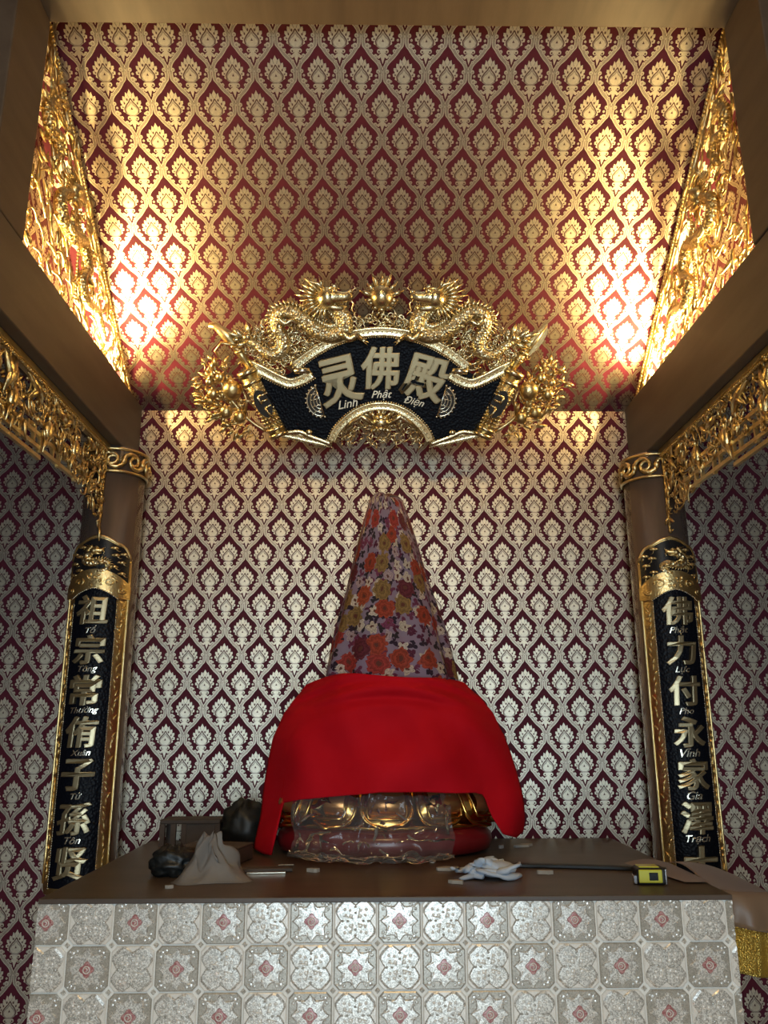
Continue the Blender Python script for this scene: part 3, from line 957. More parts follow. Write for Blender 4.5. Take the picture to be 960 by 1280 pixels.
    pearl = b.build('flaming_pearl', M['pale_gold'], root)
    for k in range(9):
        a = math.radians(-20 + 220 * k / 8)
        b = MB()
        r0, r1 = .037, .037 + (.034 if k % 2 == 0 else .052) * (1.15 if k == 4 else .9)
        c, sn_ = math.cos(a), math.sin(a)
        w = .3 if k < 4 else -.3
        b.tube([(p[0] + c * r0 * .9, p[1] + sn_ * r0 * .9, .026), (p[0] + math.cos(a + w * .3) * (r0 + (r1 - r0) * .5), p[1] + math.sin(a + w * .3) * (r0 + (r1 - r0) * .5), .03), (p[0] + c * r1 * .98, p[1] + (sn_ * r1) + .012, .022)], [.0105, .0085, .0010], 6)
        b.build('flame', M['pale_gold'], pearl)
    b = MB()
    for a in (-150, -120, -90, -60, -30): 
        an = math.radians(a); b.ball((p[0] + math.cos(an) * .044, p[1] + math.sin(an) * .044, .024), (.014, .010, .008), 8, 5)
    b.build('pearl_cloud', M['pale_gold'], pearl)
    # pierced cloud ground behind the dragons
    reg = [(476, 394), (500, 392), (515, 400), (530, 380), (560, 378), (590, 384), (612, 395), (622, 408), (650, 412), (660, 425), (648, 452), (622, 460), (600, 468), (588, 456), (565, 438), (540, 424), (510, 414), (476, 410)]
    regs = [[P(*q) for q in reg], [P(952 - q[0], q[1]) for q in reg]]
    b = MB(); rr = random.Random(21)
    for rg in regs:
        xs = [q[0] for q in rg]; ys = [q[1] for q in rg]; cnt = 0
        while cnt < 420:
            x = rr.uniform(min(xs), max(xs)); y = rr.uniform(min(ys), max(ys))
            if not inside(rg, x, y): continue
            k = rr.random()
            if k < .6: wisp(b, x, y, rr.uniform(-.004, .014), rr.uniform(.03, .065), rr.choice((0, PI)) + rr.gauss(0, .5), rr.choice((-1, 1)) * rr.uniform(1, 3.4), rr.uniform(.0040, .0070), idf)
            else: scroll(b, x, y, rr.uniform(0, .014), rr.uniform(.008, .016), 1.2, rr.random() * 6, rr.uniform(.0025, .004), idf, sgn=rr.choice((-1, 1)), steps=10)
            cnt += 1
    tag(b.build('pierced_clouds', M['pale_gold'], root), kind='stuff')
    # peach branches at both ends
    for s in sgn:
        reg = [P(mx(x, s), y) for x, y in ((664, 460), (684, 448), (700, 463), (711, 480), (703, 498), (691, 518), (668, 540), (634, 549), (640, 528), (652, 496))]
        b = MB()
        stem = [(622, 540), (640, 528), (655, 512), (668, 494), (678, 474), (684, 456)]
        pp = [P(mx(x, s), y) for x, y in stem]
        b.tube([(q[0], q[1], .006) for q in spline([(a, c) for a, c in pp], 4)], .006, 6)
        for st in (((655, 512), (675, 512), (692, 500)), ((668, 494), (690, 488), (704, 482)), ((648, 520), (645, 500), (652, 480))):
            b.tube([(*P(mx(x, s), y), .006) for x, y in st], [.006, .005, .003], 6)
        br = b.build('peach_branch', M['gold'], root)
        for (x, y, r) in ((662, 487, 12), (676, 471, 6), (686, 492, 7), (654, 521, 8), (671, 515, 8), (690, 477, 5)):
            q = P(mx(x, s), y); b = MB()
            b.ball((q[0], q[1], .018), (r * K, r * K * 1.1, r * K * .8), 14, 9)
            b.cone((q[0], q[1] + r * K * .8, .018), (q[0] + s * .004, q[1] + r * K * 1.45, .018), r * K * .4, 6)
            b.build('peach', M['gold'], br)
        rr = random.Random(31)
        xs = [q[0] for q in reg]; ys = [q[1] for q in reg]; cnt = 0
        while cnt < 85:
            x = rr.uniform(min(xs), max(xs)); y = rr.uniform(min(ys), max(ys))
            if not inside(reg, x, y): continue
            b = MB()
            out = math.atan2(y - P(mx(640, s), 520)[1], x - P(mx(640, s), 520)[0])
            leaf(b, x, y, rr.uniform(.0, .016), out + rr.gauss(0, .8), rr.uniform(.026, .046), rr.uniform(.012, .018), .005, idf, .6)
            b.build('leaf', M['gold'], br)
            cnt += 1
        b = MB(); cnt = 0
        while cnt < 70:
            x = rr.uniform(min(xs), max(xs)); y = rr.uniform(min(ys), max(ys))
            if not inside(reg, x, y): continue
            wisp(b, x, y, rr.uniform(-.008, .006), rr.uniform(.025, .05), rr.random() * 6.28, rr.choice((-1, 1)) * 2.4, .004, idf); cnt += 1
        tag(b.build('tendrils', M['gold'], br), kind='stuff')
        # bottom ribbon knot
        b = MB()
        kx = [P(mx(x, s), y) for x, y in ((600, 542), (580, 540), (566, 546), (550, 552), (540, 556))]
        b.tube([(q[0], q[1], .02) for q in spline(kx, 4)], .009, 8, .5)
        q = P(mx(567, s), 540); b.ball((q[0], q[1], .024), (.014, .012, .012), 9, 6)
        b.build('ribbon_knot', M['pale_gold'], root)
    # lion mask in the lower arch
    b = MB()
    p = P(476, 528)
    b.ball((p[0], p[1], .020), (.034, .030, .026), 16, 10)
    b.ball((p[0], p[1] + .022, .024), (.022, .016, .02), 12, 8)
    lion = b.build('lion_mask', M['pale_gold'], root)
    b = MB()
    for s in sgn:
        b.ball((p[0] + s * .014, p[1] + .010, .042), .007, 8, 6)
        b.tube([(p[0] + s * .005, p[1] + .018, .044), (p[0] + s * .016, p[1] + .022, .044), (p[0] + s * .028, p[1] + .016, .036)], [.003, .005, .002], 5)
        b.cone((p[0] + s * .010, p[1] - .018, .04), (p[0] + s * .012, p[1] - .034, .042), .004, 5)
        for k in range(5):
            a = math.radians(70 - k * 32)
            b.tube([(p[0] + s * .026 * math.cos(a), p[1] + .026 * math.sin(a), .016), (p[0] + s * .048 * math.cos(a + .2), p[1] + .044 * math.sin(a + .2), .02), (p[0] + s * .066 * math.cos(a), p[1] + .052 * math.sin(a), .012)], [.009, .007, .001], 6)
        b.tube([(p[0] + s * .03, p[1] - .004, .03), (p[0] + s * .07, p[1] + .026, .026), (p[0] + s * .105, p[1] + .002, .02), (p[0] + s * .135, p[1] - .032, .016)], [.009, .011, .009, .004], 7)
    b.ball((p[0], p[1] - .004, .046), (.008, .006, .006), 8, 6)
    b.tube([(p[0] - .02, p[1] - .016, .038), (p[0], p[1] - .020, .044), (p[0] + .02, p[1] - .016, .038)], .004, 6)
    b.build('lion_features', M['pale_gold'], lion)
    reg = [P(x, y) for x, y in ((476, 514), (500, 517), (518, 529), (530, 543), (534, 555), (476, 558), (418, 555), (422, 543), (434, 529), (452, 517))]
    b = MB(); rr = random.Random(8); cnt = 0
    xs = [q[0] for q in reg]; ys = [q[1] for q in reg]
    while cnt < 150:
        x = rr.uniform(min(xs), max(xs)); y = rr.uniform(min(ys), max(ys))
        if not inside(reg, x, y): continue
        wisp(b, x, y, rr.uniform(-.004, .012), rr.uniform(.025, .05), rr.random() * 6.28, rr.choice((-1, 1)) * rr.uniform(1, 3), rr.uniform(.003, .005), idf); cnt += 1
    tag(b.build('lion_clouds', M['pale_gold'], lion), kind='stuff')
    # names
    for ch, x, y, w, h, rot, cap, xx, yy, cr in (('灵', 424, 475, 53, 60, .24, 'Linh', 434, 504, .20), ('佛', 475, 459, 47, 54, 0, 'Phật', 477, 493, .02), ('殿', 531, 471, 54, 56, -.26, 'Điện', 518, 502, -.22)):
        p = P(x, y); put_glyph('character', ch, idf, M['char_gold'], root, O, h * KV, w * K, .05, .034, .03, .05, p[0], p[1], rot, .006)
        p = P(xx, yy); put_glyph('caption', cap, idf, M['silver_gold'], root, O, None, 26 * K, .03, .004, .015, .35, p[0], p[1], cr, .006)
    # steel hangers behind
    for s in sgn:
        b = MB()
        x = s * .42
        b.tube([(x, .34, -.006), (x, .36, -.045), (x, .37, -.085)], .004, 6)
        b.ball((x, .345, -.006), .009, 8, 5)
        b.build('hanger', M['black_s'], root)
    return root
plaque()

# ------------------------------------------------------------------ small lamps lying on the beams
M['lamp_body'] = mat('grey_lamp_metal', (.25, .25, .26), .4, .8)
def beam_lamp(x, y, z, label):
    root = empty('beam_lamp', (x, y, z), label, 'lamp')
    b = MB(); b.box((x, y, z + .005), (.016, .48, .010)); b.build('lamp_base', M['lamp_body'], root, (x, y, z))
    return root
beam_lamp(-.947, 2.52, 1.246, 'thin light tube lying on the beam over the To Tong couplet')
beam_lamp(1.044, 2.60, 1.242, 'thin light tube lying on the beam over the Phat Luc couplet')

# ------------------------------------------------------------------ altar
AX0, AX1, AY0, AZ = -.775, .845, 2.060, -.385
M['altar_top'] = mat('brown_stone_top', (.070, .048, .034), .42, 0, (.095, .066, .047), 5, bump=.05, bscale=40, stretch=(1, 3, 1))
M['grout'] = mat('pale_grout', (.82, .80, .74), .4, 0, (.88, .86, .80), 40)
def tile_mat(name, c1, c2, metal, rough, sc):
    m = bpy.data.materials.new(name); m.use_nodes = True
    N = m.node_tree.nodes; L = m.node_tree.links; b = N['Principled BSDF']
    tc = N.new('ShaderNodeTexCoord'); ob = N.new('ShaderNodeObjectInfo')
    add = N.new('ShaderNodeVectorMath'); add.operation = 'ADD'
    L.new(tc.outputs['Object'], add.inputs[0]); L.new(ob.outputs['Location'], add.inputs[1])
    v = N.new('ShaderNodeTexVoronoi'); v.inputs['Scale'].default_value = sc
    L.new(add.outputs[0], v.inputs['Vector'])
    rp = N.new('ShaderNodeValToRGB'); rp.color_ramp.elements[0].color = (*c1, 1); rp.color_ramp.elements[1].color = (*c2, 1)
    rp.color_ramp.elements[0].position = .25; rp.color_ramp.elements[1].position = .75
    sep = N.new('ShaderNodeSeparateColor'); L.new(v.outputs['Color'], sep.inputs[0])
    L.new(sep.outputs[0], rp.inputs['Fac']); L.new(rp.outputs['Color'], b.inputs['Base Color'])
    bp = N.new('ShaderNodeBump'); bp.inputs['Strength'].default_value = .6; bp.inputs['Distance'].default_value = .003
    L.new(sep.outputs[1], bp.inputs['Height']); L.new(bp.outputs['Normal'], b.inputs['Normal'])
    b.inputs['Metallic'].default_value = metal; b.inputs['Roughness'].default_value = rough
    b.inputs['Coat Weight'].default_value = .8; b.inputs['Coat Roughness'].default_value = .28
    return m
M['tile_taupe'] = tile_mat('tile_taupe_glaze', (.40, .37, .31), (.56, .52, .45), .3, .28, 500)
M['tile_white'] = tile_mat('tile_ivory_glaze', (.88, .83, .75), (.93, .89, .81), .1, .3, 500)
M['tile_glitter'] = tile_mat('tile_silver_glitter', (.50, .47, .42), (.98, .95, .88), .40, .30, 420)
M['tile_pink'] = tile_mat('tile_rose_glaze', (.40, .12, .12), (.58, .32, .30), .1, .3, 300)
TW, TH = .102, .0975
def tile_shapes(kind, a0, a1):
    """tile centred at 0 in x/z facing -y, clipped to a0..a1 in x"""
    b = MB()
    w, h = TW / 2 - .0017, TH / 2 - .0017
    ch = .012
    def fn(x, z, d): return (x, -d, z)
    oct_ = [(-w + ch, -h), (w - ch, -h), (w, -h + ch), (w, h - ch), (w - ch, h), (-w + ch, h), (-w, h - ch), (-w, -h + ch)]
    n = len(oct_)
    vs = [fn(x, z, 0) for x, z in oct_] + [fn(x, z, .003) for x, z in oct_] + [fn(x * .95, z * .95, .0045) for x, z in oct_]
    b.cm = 0 if kind == 'star' else 1
    b.add(vs, [tuple(range(2 * n, 3 * n))] + [(i, (i + 1) % n, n + (i + 1) % n, n + i) for i in range(n)] + [(n + i, n + (i + 1) % n, 2 * n + (i + 1) % n, 2 * n + i) for i in range(n)], False)
    def plate(poly, d0, d1, shrink=.9):
        m = len(poly)
        cx = sum(p[0] for p in poly) / m; cz = sum(p[1] for p in poly) / m
        vs = [fn(x, z, d0) for x, z in poly] + [fn(cx + (x - cx) * shrink, cz + (z - cz) * shrink, d1) for x, z in poly] + [fn(cx, cz, d1 + .0006)]
        fs = [(i, (i + 1) % m, m + (i + 1) % m, m + i) for i in range(m)] + [(m + i, m + (i + 1) % m, 2 * m) for i in range(m)]
        b.add(vs, fs, False)
    if kind == 'star':
        b.cm = 2
        pts = []
        for k in range(32):
            a = 2 * PI * k / 32
            r = .037 + .008 * math.cos(4 * a) ** 8 + .003 * math.cos(8 * a)
            if k % 8 == 0: r = .0455
            pts.append((r * math.cos(a), r * math.sin(a)))
        plate(pts, .0045, .0070)
        for sx in (1, -1):
            for sz in (1, -1):
                for (dx, dz, r) in ((.034, .034, .0055), (.038, .025, .004), (.025, .038, .004), (.041, .036, .0028)):
                    plate([(sx * dx + r * math.cos(2 * PI * k / 7), sz * dz + r * math.sin(2 * PI * k / 7)) for k in range(7)], .0045, .0065, .7)
        b.cm = 1
        for k in range(8):
            a = 2 * PI * k / 8 + .39
            b.tube([fn(.026 * math.cos(a), .026 * math.sin(a), .007), fn(.034 * math.cos(a + .25), .034 * math.sin(a + .25), .0075), fn(.040 * math.cos(a + .1), .040 * math.sin(a + .1), .006)], [.0016, .0013, .0006], 4)
        b.cm = 3
        pts = []
        for k in range(20):
            a = 2 * PI * k / 20 + .35
            r = .0155 * (1 + .18 * math.cos(4 * a))
            pts.append((r * math.cos(a), r * math.sin(a)))
        plate(pts, .0068, .0090)
        b.cm = 1
        b.tube([fn(.0075 * math.cos(2 * PI * k / 12), .0075 * math.sin(2 * PI * k / 12), .0098) for k in range(12)], .0014, 4, closed=True)
        b.tube([fn(-.004, .003, .0100), fn(0, .004, .0102), fn(.003, 0, .0102), fn(-.001, -.004, .0100)], .0012, 4)
    else:
        b.cm = 2
        pts = []
        for k in range(36):
            a = 2 * PI * k / 36
            r = .0385 + .0165 * abs(math.sin(2 * a)) ** 1.5 - .003 * math.cos(8 * a)
            pts.append((r * math.cos(a), r * math.sin(a)))
        plate(pts, .0045, .0068)
        b.cm = 1
        for k in range(4):
            a = PI / 4 + k * PI / 2
            for (r, da, rr) in ((.015, 0, .0055), (.026, .28, .0040), (.026, -.28, .0040), (.035, 0, .0042)):
                x, z = r * math.cos(a + da), r * math.sin(a + da)
                plate([(x + rr * math.cos(2 * PI * q / 7), z + rr * math.sin(2 * PI * q / 7)) for q in range(7)], .0065, .0088, .6)
            b.tube([fn(.008 * math.cos(a), .008 * math.sin(a), .0075), fn(.020 * math.cos(a + .35), .020 * math.sin(a + .35), .008), fn(.030 * math.cos(a + .45), .030 * math.sin(a + .45), .007)], [.0016, .0014, .0006], 4)
        b.cm = 0
        for k in range(4):
            a = k * PI / 2
            for rr in (.018, .030):
                x, z = rr * math.cos(a), rr * math.sin(a)
                plate([(x + .0045 * math.cos(2 * PI * q / 6), z + .0035 * math.sin(2 * PI * q / 6)) for q in range(6)], .0060, .0082, .6)
    o = b.build('tile', [M['tile_taupe'], M['tile_white'], M['tile_glitter'], M['tile_pink']])
    me = o.data
    if a0 > -TW / 2 or a1 < TW / 2:
        bm = bmesh.new(); bm.from_mesh(me)
        for co, no in (((a0, 0, 0), (-1, 0, 0)), ((a1, 0, 0), (1, 0, 0))):
            bmesh.ops.bisect_plane(bm, geom=bm.verts[:] + bm.edges[:] + bm.faces[:], plane_co=co, plane_no=no, clear_outer=True)
        bm.to_mesh(me); bm.free()
    bpy.data.objects.remove(o)
    return me

def altar():
    org = ((AX0 + AX1) / 2, (AY0 + WY) / 2, FLOOR)
    root = empty('altar', org, 'large box altar with brown top and silvery patterned tile front', 'altar')
    b = MB(); b.box((org[0], (AY0 + .012 + WY - .004) / 2, (FLOOR + AZ - .012) / 2), (AX1 - AX0, WY - .004 - AY0 - .012, AZ - .012 - FLOOR))
    b.build('body', M['grout'], root, org)
    b = MB(); b.box((org[0], (AY0 + .004 + WY - .003) / 2, AZ - .006), (AX1 - AX0 + .002, WY - .003 - AY0 - .004, .012))
    tag(bevel(b.build('altar_top', M['altar_top'], root, org), .002, 2), 'dark brown altar top')
    # studs at the tile corners
    b = MB()
    x0 = -.702
    for r in range(1, 11):
        for c in range(-1, 17):
            x = x0 + c * TW; z = AZ - .003 - r * TH
            if x < AX0 + .006 or x > AX1 - .006: continue
            b.add([(x + dx, AY0 + .0115 - d, z + dz) for dx, dz, d in ((-.007, 0, 0), (0, -.007, 0), (.007, 0, 0), (0, .007, 0), (0, 0, .006))], [(0, 1, 4), (1, 2, 4), (2, 3, 4), (3, 0, 4)], False)
    b.cm = 0
    tag(b.build('corner_studs', M['tile_glitter'], root, org), kind='stuff')
    full = {k: tile_shapes(k, -TW, TW) for k in ('star', 'flower')}
    lw = x0 - AX0                                  # cut tiles at the two ends
    left = {k: tile_shapes(k, TW / 2 - lw, TW) for k in ('star', 'flower')}
    nfull = int((AX1 - x0) / TW)
    rw = AX1 - (x0 + nfull * TW)
    right = {k: tile_shapes(k, -TW, -TW / 2 + rw) for k in ('star', 'flower')}
    for r in range(10):
        z = AZ - .003 - (r + .5) * TH
        for c in range(-1, nfull + 1):
            kind = 'star' if (c + r) % 2 else 'flower'
            me = (left if c == -1 else right if c == nfull else full)[kind]
            o = bpy.data.objects.new('tile', me)
            C.objects.link(o); o.parent = root
            o.location = (x0 + (c + .5) * TW - org[0], AY0 + .0118 - org[1], z - org[2])
    return root
altar()

# ------------------------------------------------------------------ lotus pedestal
M['red_lacquer'] = mat('dark_red_lacquer', (.16, .008, .012), .3, 0, (.22, .012, .016), 8, coat=.4)
M['petal_gold'] = mat('polished_gold', (.90, .56, .16), .22, 1.0, (.80, .42, .12), 12, bump=.08, bscale=30)
M['petal_red'] = mat('copper_red_gilt', (.62, .26, .10), .28, .85, (.70, .34, .12), 10)
SX, SY = .040, 2.795
def pedestal():
    org = (SX, SY, AZ)
    root = empty('lotus_pedestal', org, 'gold lotus petal pedestal on a red lacquered base under the red cloth', 'pedestal')
    a, bb = .335, .215
    n = 56
    b = MB(); b.lathe([(.90, .002), (1.0, .012), (1.03, .035), (1.02, .058), (.97, .074), (.90, .080)], org, n, a, bb)
    b.build('red_base', M['red_lacquer'], root, org)
    b = MB(); b.lathe([(.90, .078), (.97, .084), (.96, .095), (.86, .105), (.80, .16), (.84, .20), (.90, .215), (.90, .235), (.84, .245)], org, n, a, bb)
    b.build('lotus_core', M['petal_gold'], root, org)
    K = 12
    for k in range(K):
        # equal spacing along the oval
        th = -PI / 2 + 2 * PI * (k + .02) / K
        b = MB()
        half = .068
        def pt(u, v, lift):
            # u -1..1 across, v 0..1 from top to the rounded tip
            wd = half * (1 - .10 * (1 - v)) * math.sqrt(max(0.0, 1 - max(0, (v - .45) / .55) ** 2.6))
            ang = th + u * wd / .275
            prof = .84 + .17 * math.sin(v * PI * .55)
            rr_ = prof + lift * (1 - u * u) ** .5 * .10 / .335 * .5
            return (org[0] + a * rr_ * math.cos(ang), org[1] + bb * rr_ * math.sin(ang), org[2] + .215 - .125 * v)
        for sc, lift, key in ((1.0, .55, 0), (.66, .95, 1)):
            b.cm = key
            b.grid(lambda uu, vv: pt((uu * 2 - 1) * sc, .0 + vv * (1.0 if key == 0 else .72), lift * (math.sin(min(1, vv * 1.3) * PI) ** .5 if key == 0 else math.sin(min(1, vv * 1.02) * PI) ** .6 + .15)), 10, 10)
        # raised rims
        b.cm = 0
        for sc, vv1, r in ((1.0, 1.0, .0065), (.72, .78, .0045)):
            pts = [pt(math.copysign(1, q) * sc, vv1 * (1 - abs(q)) if False else 0, .6) for q in ()]
            m = 14
            L_ = [(-sc, vv1 * i / m) for i in range(m)]
            R_ = [(sc, vv1 * (m - i) / m) for i in range(m + 1)]
            mid = [(-sc + 2 * sc * i / 6, vv1) for i in range(7)] if sc < 1 else [(0, vv1)]
            b.tube([pt(u, v, .7) for u, v in L_ + mid + R_], r, 6)
        b.build('lotus_petal', [M['petal_gold'], M['petal_red']], root, org)
    return root
pedestal()

# ------------------------------------------------------------------ cloths
def floral_mat():
    m = bpy.data.materials.new('floral_print_cloth'); m.use_nodes = True
    N = m.node_tree.nodes; L = m.node_tree.links; bs = N['Principled BSDF']
    bs.inputs['Roughness'].default_value = .75; bs.inputs['Specular IOR Level'].default_value = .25
    uv = N.new('ShaderNodeUVMap'); uv.uv_map = 'UVMap'
    def math_(op, a, b=None, c=None):
        n = N.new('ShaderNodeMath'); n.operation = op
        for i, x in enumerate((a, b, c)):
            if x is None: continue
            if isinstance(x, (int, float)): n.inputs[i].default_value = x
            else: L.new(x, n.inputs[i])
        return n.outputs[0]
    def mixc(f, a, b):
        n = N.new('ShaderNodeMix'); n.data_type = 'RGBA'
        L.new(f, n.inputs[0])
        for i, x in ((6, a), (7, b)):
            if isinstance(x, tuple): n.inputs[i].default_value = (*x, 1)
            else: L.new(x, n.inputs[i])
        return n.outputs[2]
    wn = N.new('ShaderNodeTexNoise'); wn.inputs['Scale'].default_value = 38; wn.inputs['Detail'].default_value = 3; L.new(uv.outputs[0], wn.inputs[0])
    ws = N.new('ShaderNodeVectorMath'); ws.operation = 'MULTIPLY_ADD'; ws.inputs[1].default_value = (.030, .030, 0); L.new(wn.outputs['Color'], ws.inputs[0]); L.new(uv.outputs[0], ws.inputs[2])
    def layer(scale, off, petals, rad, amp, cols, keep, heart):
        mp = N.new('ShaderNodeMapping'); mp.inputs['Scale'].default_value = (scale, scale, 1); mp.inputs['Location'].default_value = (off, off * .7, 0)
        L.new(ws.outputs[0], mp.inputs[0])
        v = N.new('ShaderNodeTexVoronoi'); v.voronoi_dimensions = '2D'; v.inputs['Scale'].default_value = 1; v.inputs['Randomness'].default_value = .8
        L.new(mp.outputs[0], v.inputs['Vector'])
        sub = N.new('ShaderNodeVectorMath'); sub.operation = 'SUBTRACT'; L.new(mp.outputs[0], sub.inputs[0]); L.new(v.outputs['Position'], sub.inputs[1])
        sp = N.new('ShaderNodeSeparateXYZ'); L.new(sub.outputs[0], sp.inputs[0])
        ang = math_('ARCTAN2', sp.outputs[1], sp.outputs[0])
        sc = N.new('ShaderNodeSeparateColor'); L.new(v.outputs['Color'], sc.inputs[0])
        ph = math_('MULTIPLY', sc.outputs[1], 6.28)
        pet = math_('ABSOLUTE', math_('SINE', math_('ADD', math_('MULTIPLY', ang, petals / 2), ph)))
        edge = math_('ADD', math_('MULTIPLY', pet, amp), rad)
        d = v.outputs['Distance']
        mask = math_('LESS_THAN', d, edge)
        mask = math_('MULTIPLY', mask, math_('LESS_THAN', sc.outputs[0], keep))
        rp = N.new('ShaderNodeValToRGB'); rp.color_ramp.interpolation = 'CONSTANT'
        for i, c in enumerate(cols):
            if i < 2: e = rp.color_ramp.elements[i]
            else: e = rp.color_ramp.elements.new(i / len(cols))
            e.position = i / len(cols); e.color = (*c, 1)
        L.new(sc.outputs[2], rp.inputs[0])
        # petal shading as printed: darker rings and a heart
        ring = math_('FRACT', math_('MULTIPLY', math_('DIVIDE', d, edge), 2.6))
        dk = math_('MULTIPLY_ADD', math_('SUBTRACT', 1.0, ring), .55, .45)
        col = N.new('ShaderNodeMix'); col.data_type = 'RGBA'; col.blend_type = 'MULTIPLY'; col.inputs[0].default_value = 1
        L.new(rp.outputs[0], col.inputs[6])
        cc = N.new('ShaderNodeCombineColor'); [L.new(dk, cc.inputs[i]) for i in range(3)]; L.new(cc.outputs[0], col.inputs[7])
        hm = math_('LESS_THAN', d, heart)
        return mask, mixc(hm, col.outputs[2], (.10, .03, .02))
    base = (.21, .155, .21)
    nz = N.new('ShaderNodeTexNoise'); nz.inputs['Scale'].default_value = 12; L.new(uv.outputs[0], nz.inputs[0])
    c = mixc(math_('GREATER_THAN', nz.outputs[0], .54), base, (.22, .15, .20))
    for args in ((30, 1.3, 3, .14, .36, [(.03, .015, .03), (.10, .015, .04), (.03, .02, .025), (.16, .03, .07)], .9, .02),
                 (19, 5.1, 5, .24, .18, [(.55, .45, .34), (.42, .30, .30), (.62, .52, .42), (.20, .04, .09)], .60, .09),
                 (11.5, 2.7, 9, .36, .10, [(.34, .05, .025), (.26, .15, .05), (.38, .07, .03), (.13, .02, .03), (.34, .04, .03)], .74, .09)):
        mk, cl = layer(*args); c = mixc(mk, c, cl)
    L.new(c, bs.inputs['Base Color'])
    return m
M['floral'] = floral_mat()
M['red_cloth'] = mat('red_cotton', (.50, .003, .010), .8, 0, (.56, .005, .014), 6, bump=.25, bscale=900, spec=.12)

def set_uv(o, fn):
    me = o.data; uvl = me.uv_layers.new(name='UVMap')
    for lp in me.loops: uvl.data[lp.index].uv = fn(lp.vertex_index)

def floral_cover():
    org = (SX + .008, SY, -.135)
    b = MB(); uvs = []
    NU, NV = 96, 60
    for j in range(NV + 1):
        t = j / NV
        z = .800 - .930 * t
        for i in range(NU):
            ph = 2 * PI * i / NU
            if t < .045:
                r = .015 + .050 * math.sin(t / .045 * PI / 2); z = .800 - .930 * .045 * (1 - math.cos(t / .045 * PI / 2)) + .010 * math.sin(2 * ph + .4)
            else: r = .065 + .228 * ((t - .045) / .955) ** .93
            k = min(1, t * 1.6)
            r *= 1 + k * (.045 * math.sin(7 * ph + 1.5 * math.sin(t * 3)) + .028 * math.sin(13 * ph + 2 + 2 * t)) + .05 * (noise.noise((math.cos(ph) * 2, math.sin(ph) * 2, t * 5)))
            x = r * math.cos(ph) + .010 * math.sin(t * 2.2); y = r * (.80 - .16 * max(0, min(1, (t - .62) / .2))) * math.sin(ph)
            b.v.append((org[0] + x, org[1] + y, z)); uvs.append((ph * .20, z * 1.05))
    for j in range(NV):
        for i in range(NU):
            k = (i + 1) % NU
            b.f.append((j * NU + i, (j + 1) * NU + i, (j + 1) * NU + k, j * NU + k)); b.m.append(0); b.s.append(True)
    b.f.append(tuple(range(NU))); b.m.append(0); b.s.append(True)
    o = b.build('floral_cloth', M['floral'], None, org)
    fixnormals(o)
    set_uv(o, lambda i: uvs[i])
    md = o.modifiers.new('thick', 'SOLIDIFY'); md.thickness = .003; md.offset = -1
    tag(o, 'floral printed cloth draped as a tall cone over the covered statue', 'cloth')
floral_cover()

def lerp(tab, x):
    for (a, b), (c, d) in zip(tab, tab[1:]):
        if x <= c: 
            t = (x - a) / (c - a); t = max(0, min(1, t)); return b + (d - b) * t
    return tab[-1][1]

def red_cover():
    org = (SX, SY, AZ)
    XLt = [(-.35, -.372), (-.23, -.360), (-.135, -.346), (-.035, -.326), (.042, -.293), (.095, -.254), (.140, -.222), (.160, -.200)]
    XRt = [(-.35, .500), (-.23, .486), (-.135, .468), (-.035, .440), (.042, .402), (.095, .356), (.140, .310), (.160, .270)]
    def hem(f):
        return lerp([(0, -.372), (.045, -.378), (.083, -.378), (.088, -.300), (.10, -.228), (.16, -.214), (.30, -.200), (.45, -.186), (.60, -.188), (.80, -.196), (.835, -.205), (.85, -.262), (.885, -.318), (.94, -.338), (.985, -.330), (1, -.28)], f)
    b = MB()
    NU, NV = 130, 70
    def fn(u, v):
        f = u
        zt = .152 + .008 * math.sin(f * 7) - .020 * (abs(2 * f - 1) ** 6)
        zh = hem(f)
        z = zt + (zh - zt) * v
        zz = max(-.35, min(.16, z))
        xl, xr = lerp(XLt, zz), lerp(XRt, zz)
        x = xl + (xr - xl) * f
        e = abs(2 * f - 1)
        D = .205 + .060 * min(1, max(0, (.15 - z) / .25))
        y = SY - .01 - D * (1 - e ** 2.6)
        # folds
        k = min(1, v * 2.0)
        fold = .016 * math.sin(f * 23 + 2.2 * math.sin(z * 9)) * k * (.4 + e) + .010 * math.sin(f * 9 - z * 22) + .020 * noise.noise((f * 5, z * 8, 1.3))
        # swag creases just below the top edge
        fold += .013 * math.sin((z - .10 + .10 * (2 * f - 1) ** 2) * 95) * math.exp(-((z - .105) / .045) ** 2)
        y -= fold
        x += .006 * noise.noise((z * 9, f * 3, 4.1)) * (1 if e > .8 else .3)
        return (x, y, z)
    b.grid(fn, NU, NV)
    # turned-back top edge
    b.grid(lambda u, v: (fn(u, 0)[0] * (1 - .01 * v), fn(u, 0)[1] + v * (.095 + .05 * (1 - abs(2 * u - 1) ** 2)), fn(u, 0)[2] + .010 * math.sin(v * PI) - .012 * v), NU, 8)
    o = b.build('red_cloth', M['red_cloth'], None, org)
    md = o.modifiers.new('thick', 'SOLIDIFY'); md.thickness = .003; md.offset = 0
    tag(o, 'plain red cloth draped over the lotus pedestal below the floral cloth', 'cloth')
red_cover()

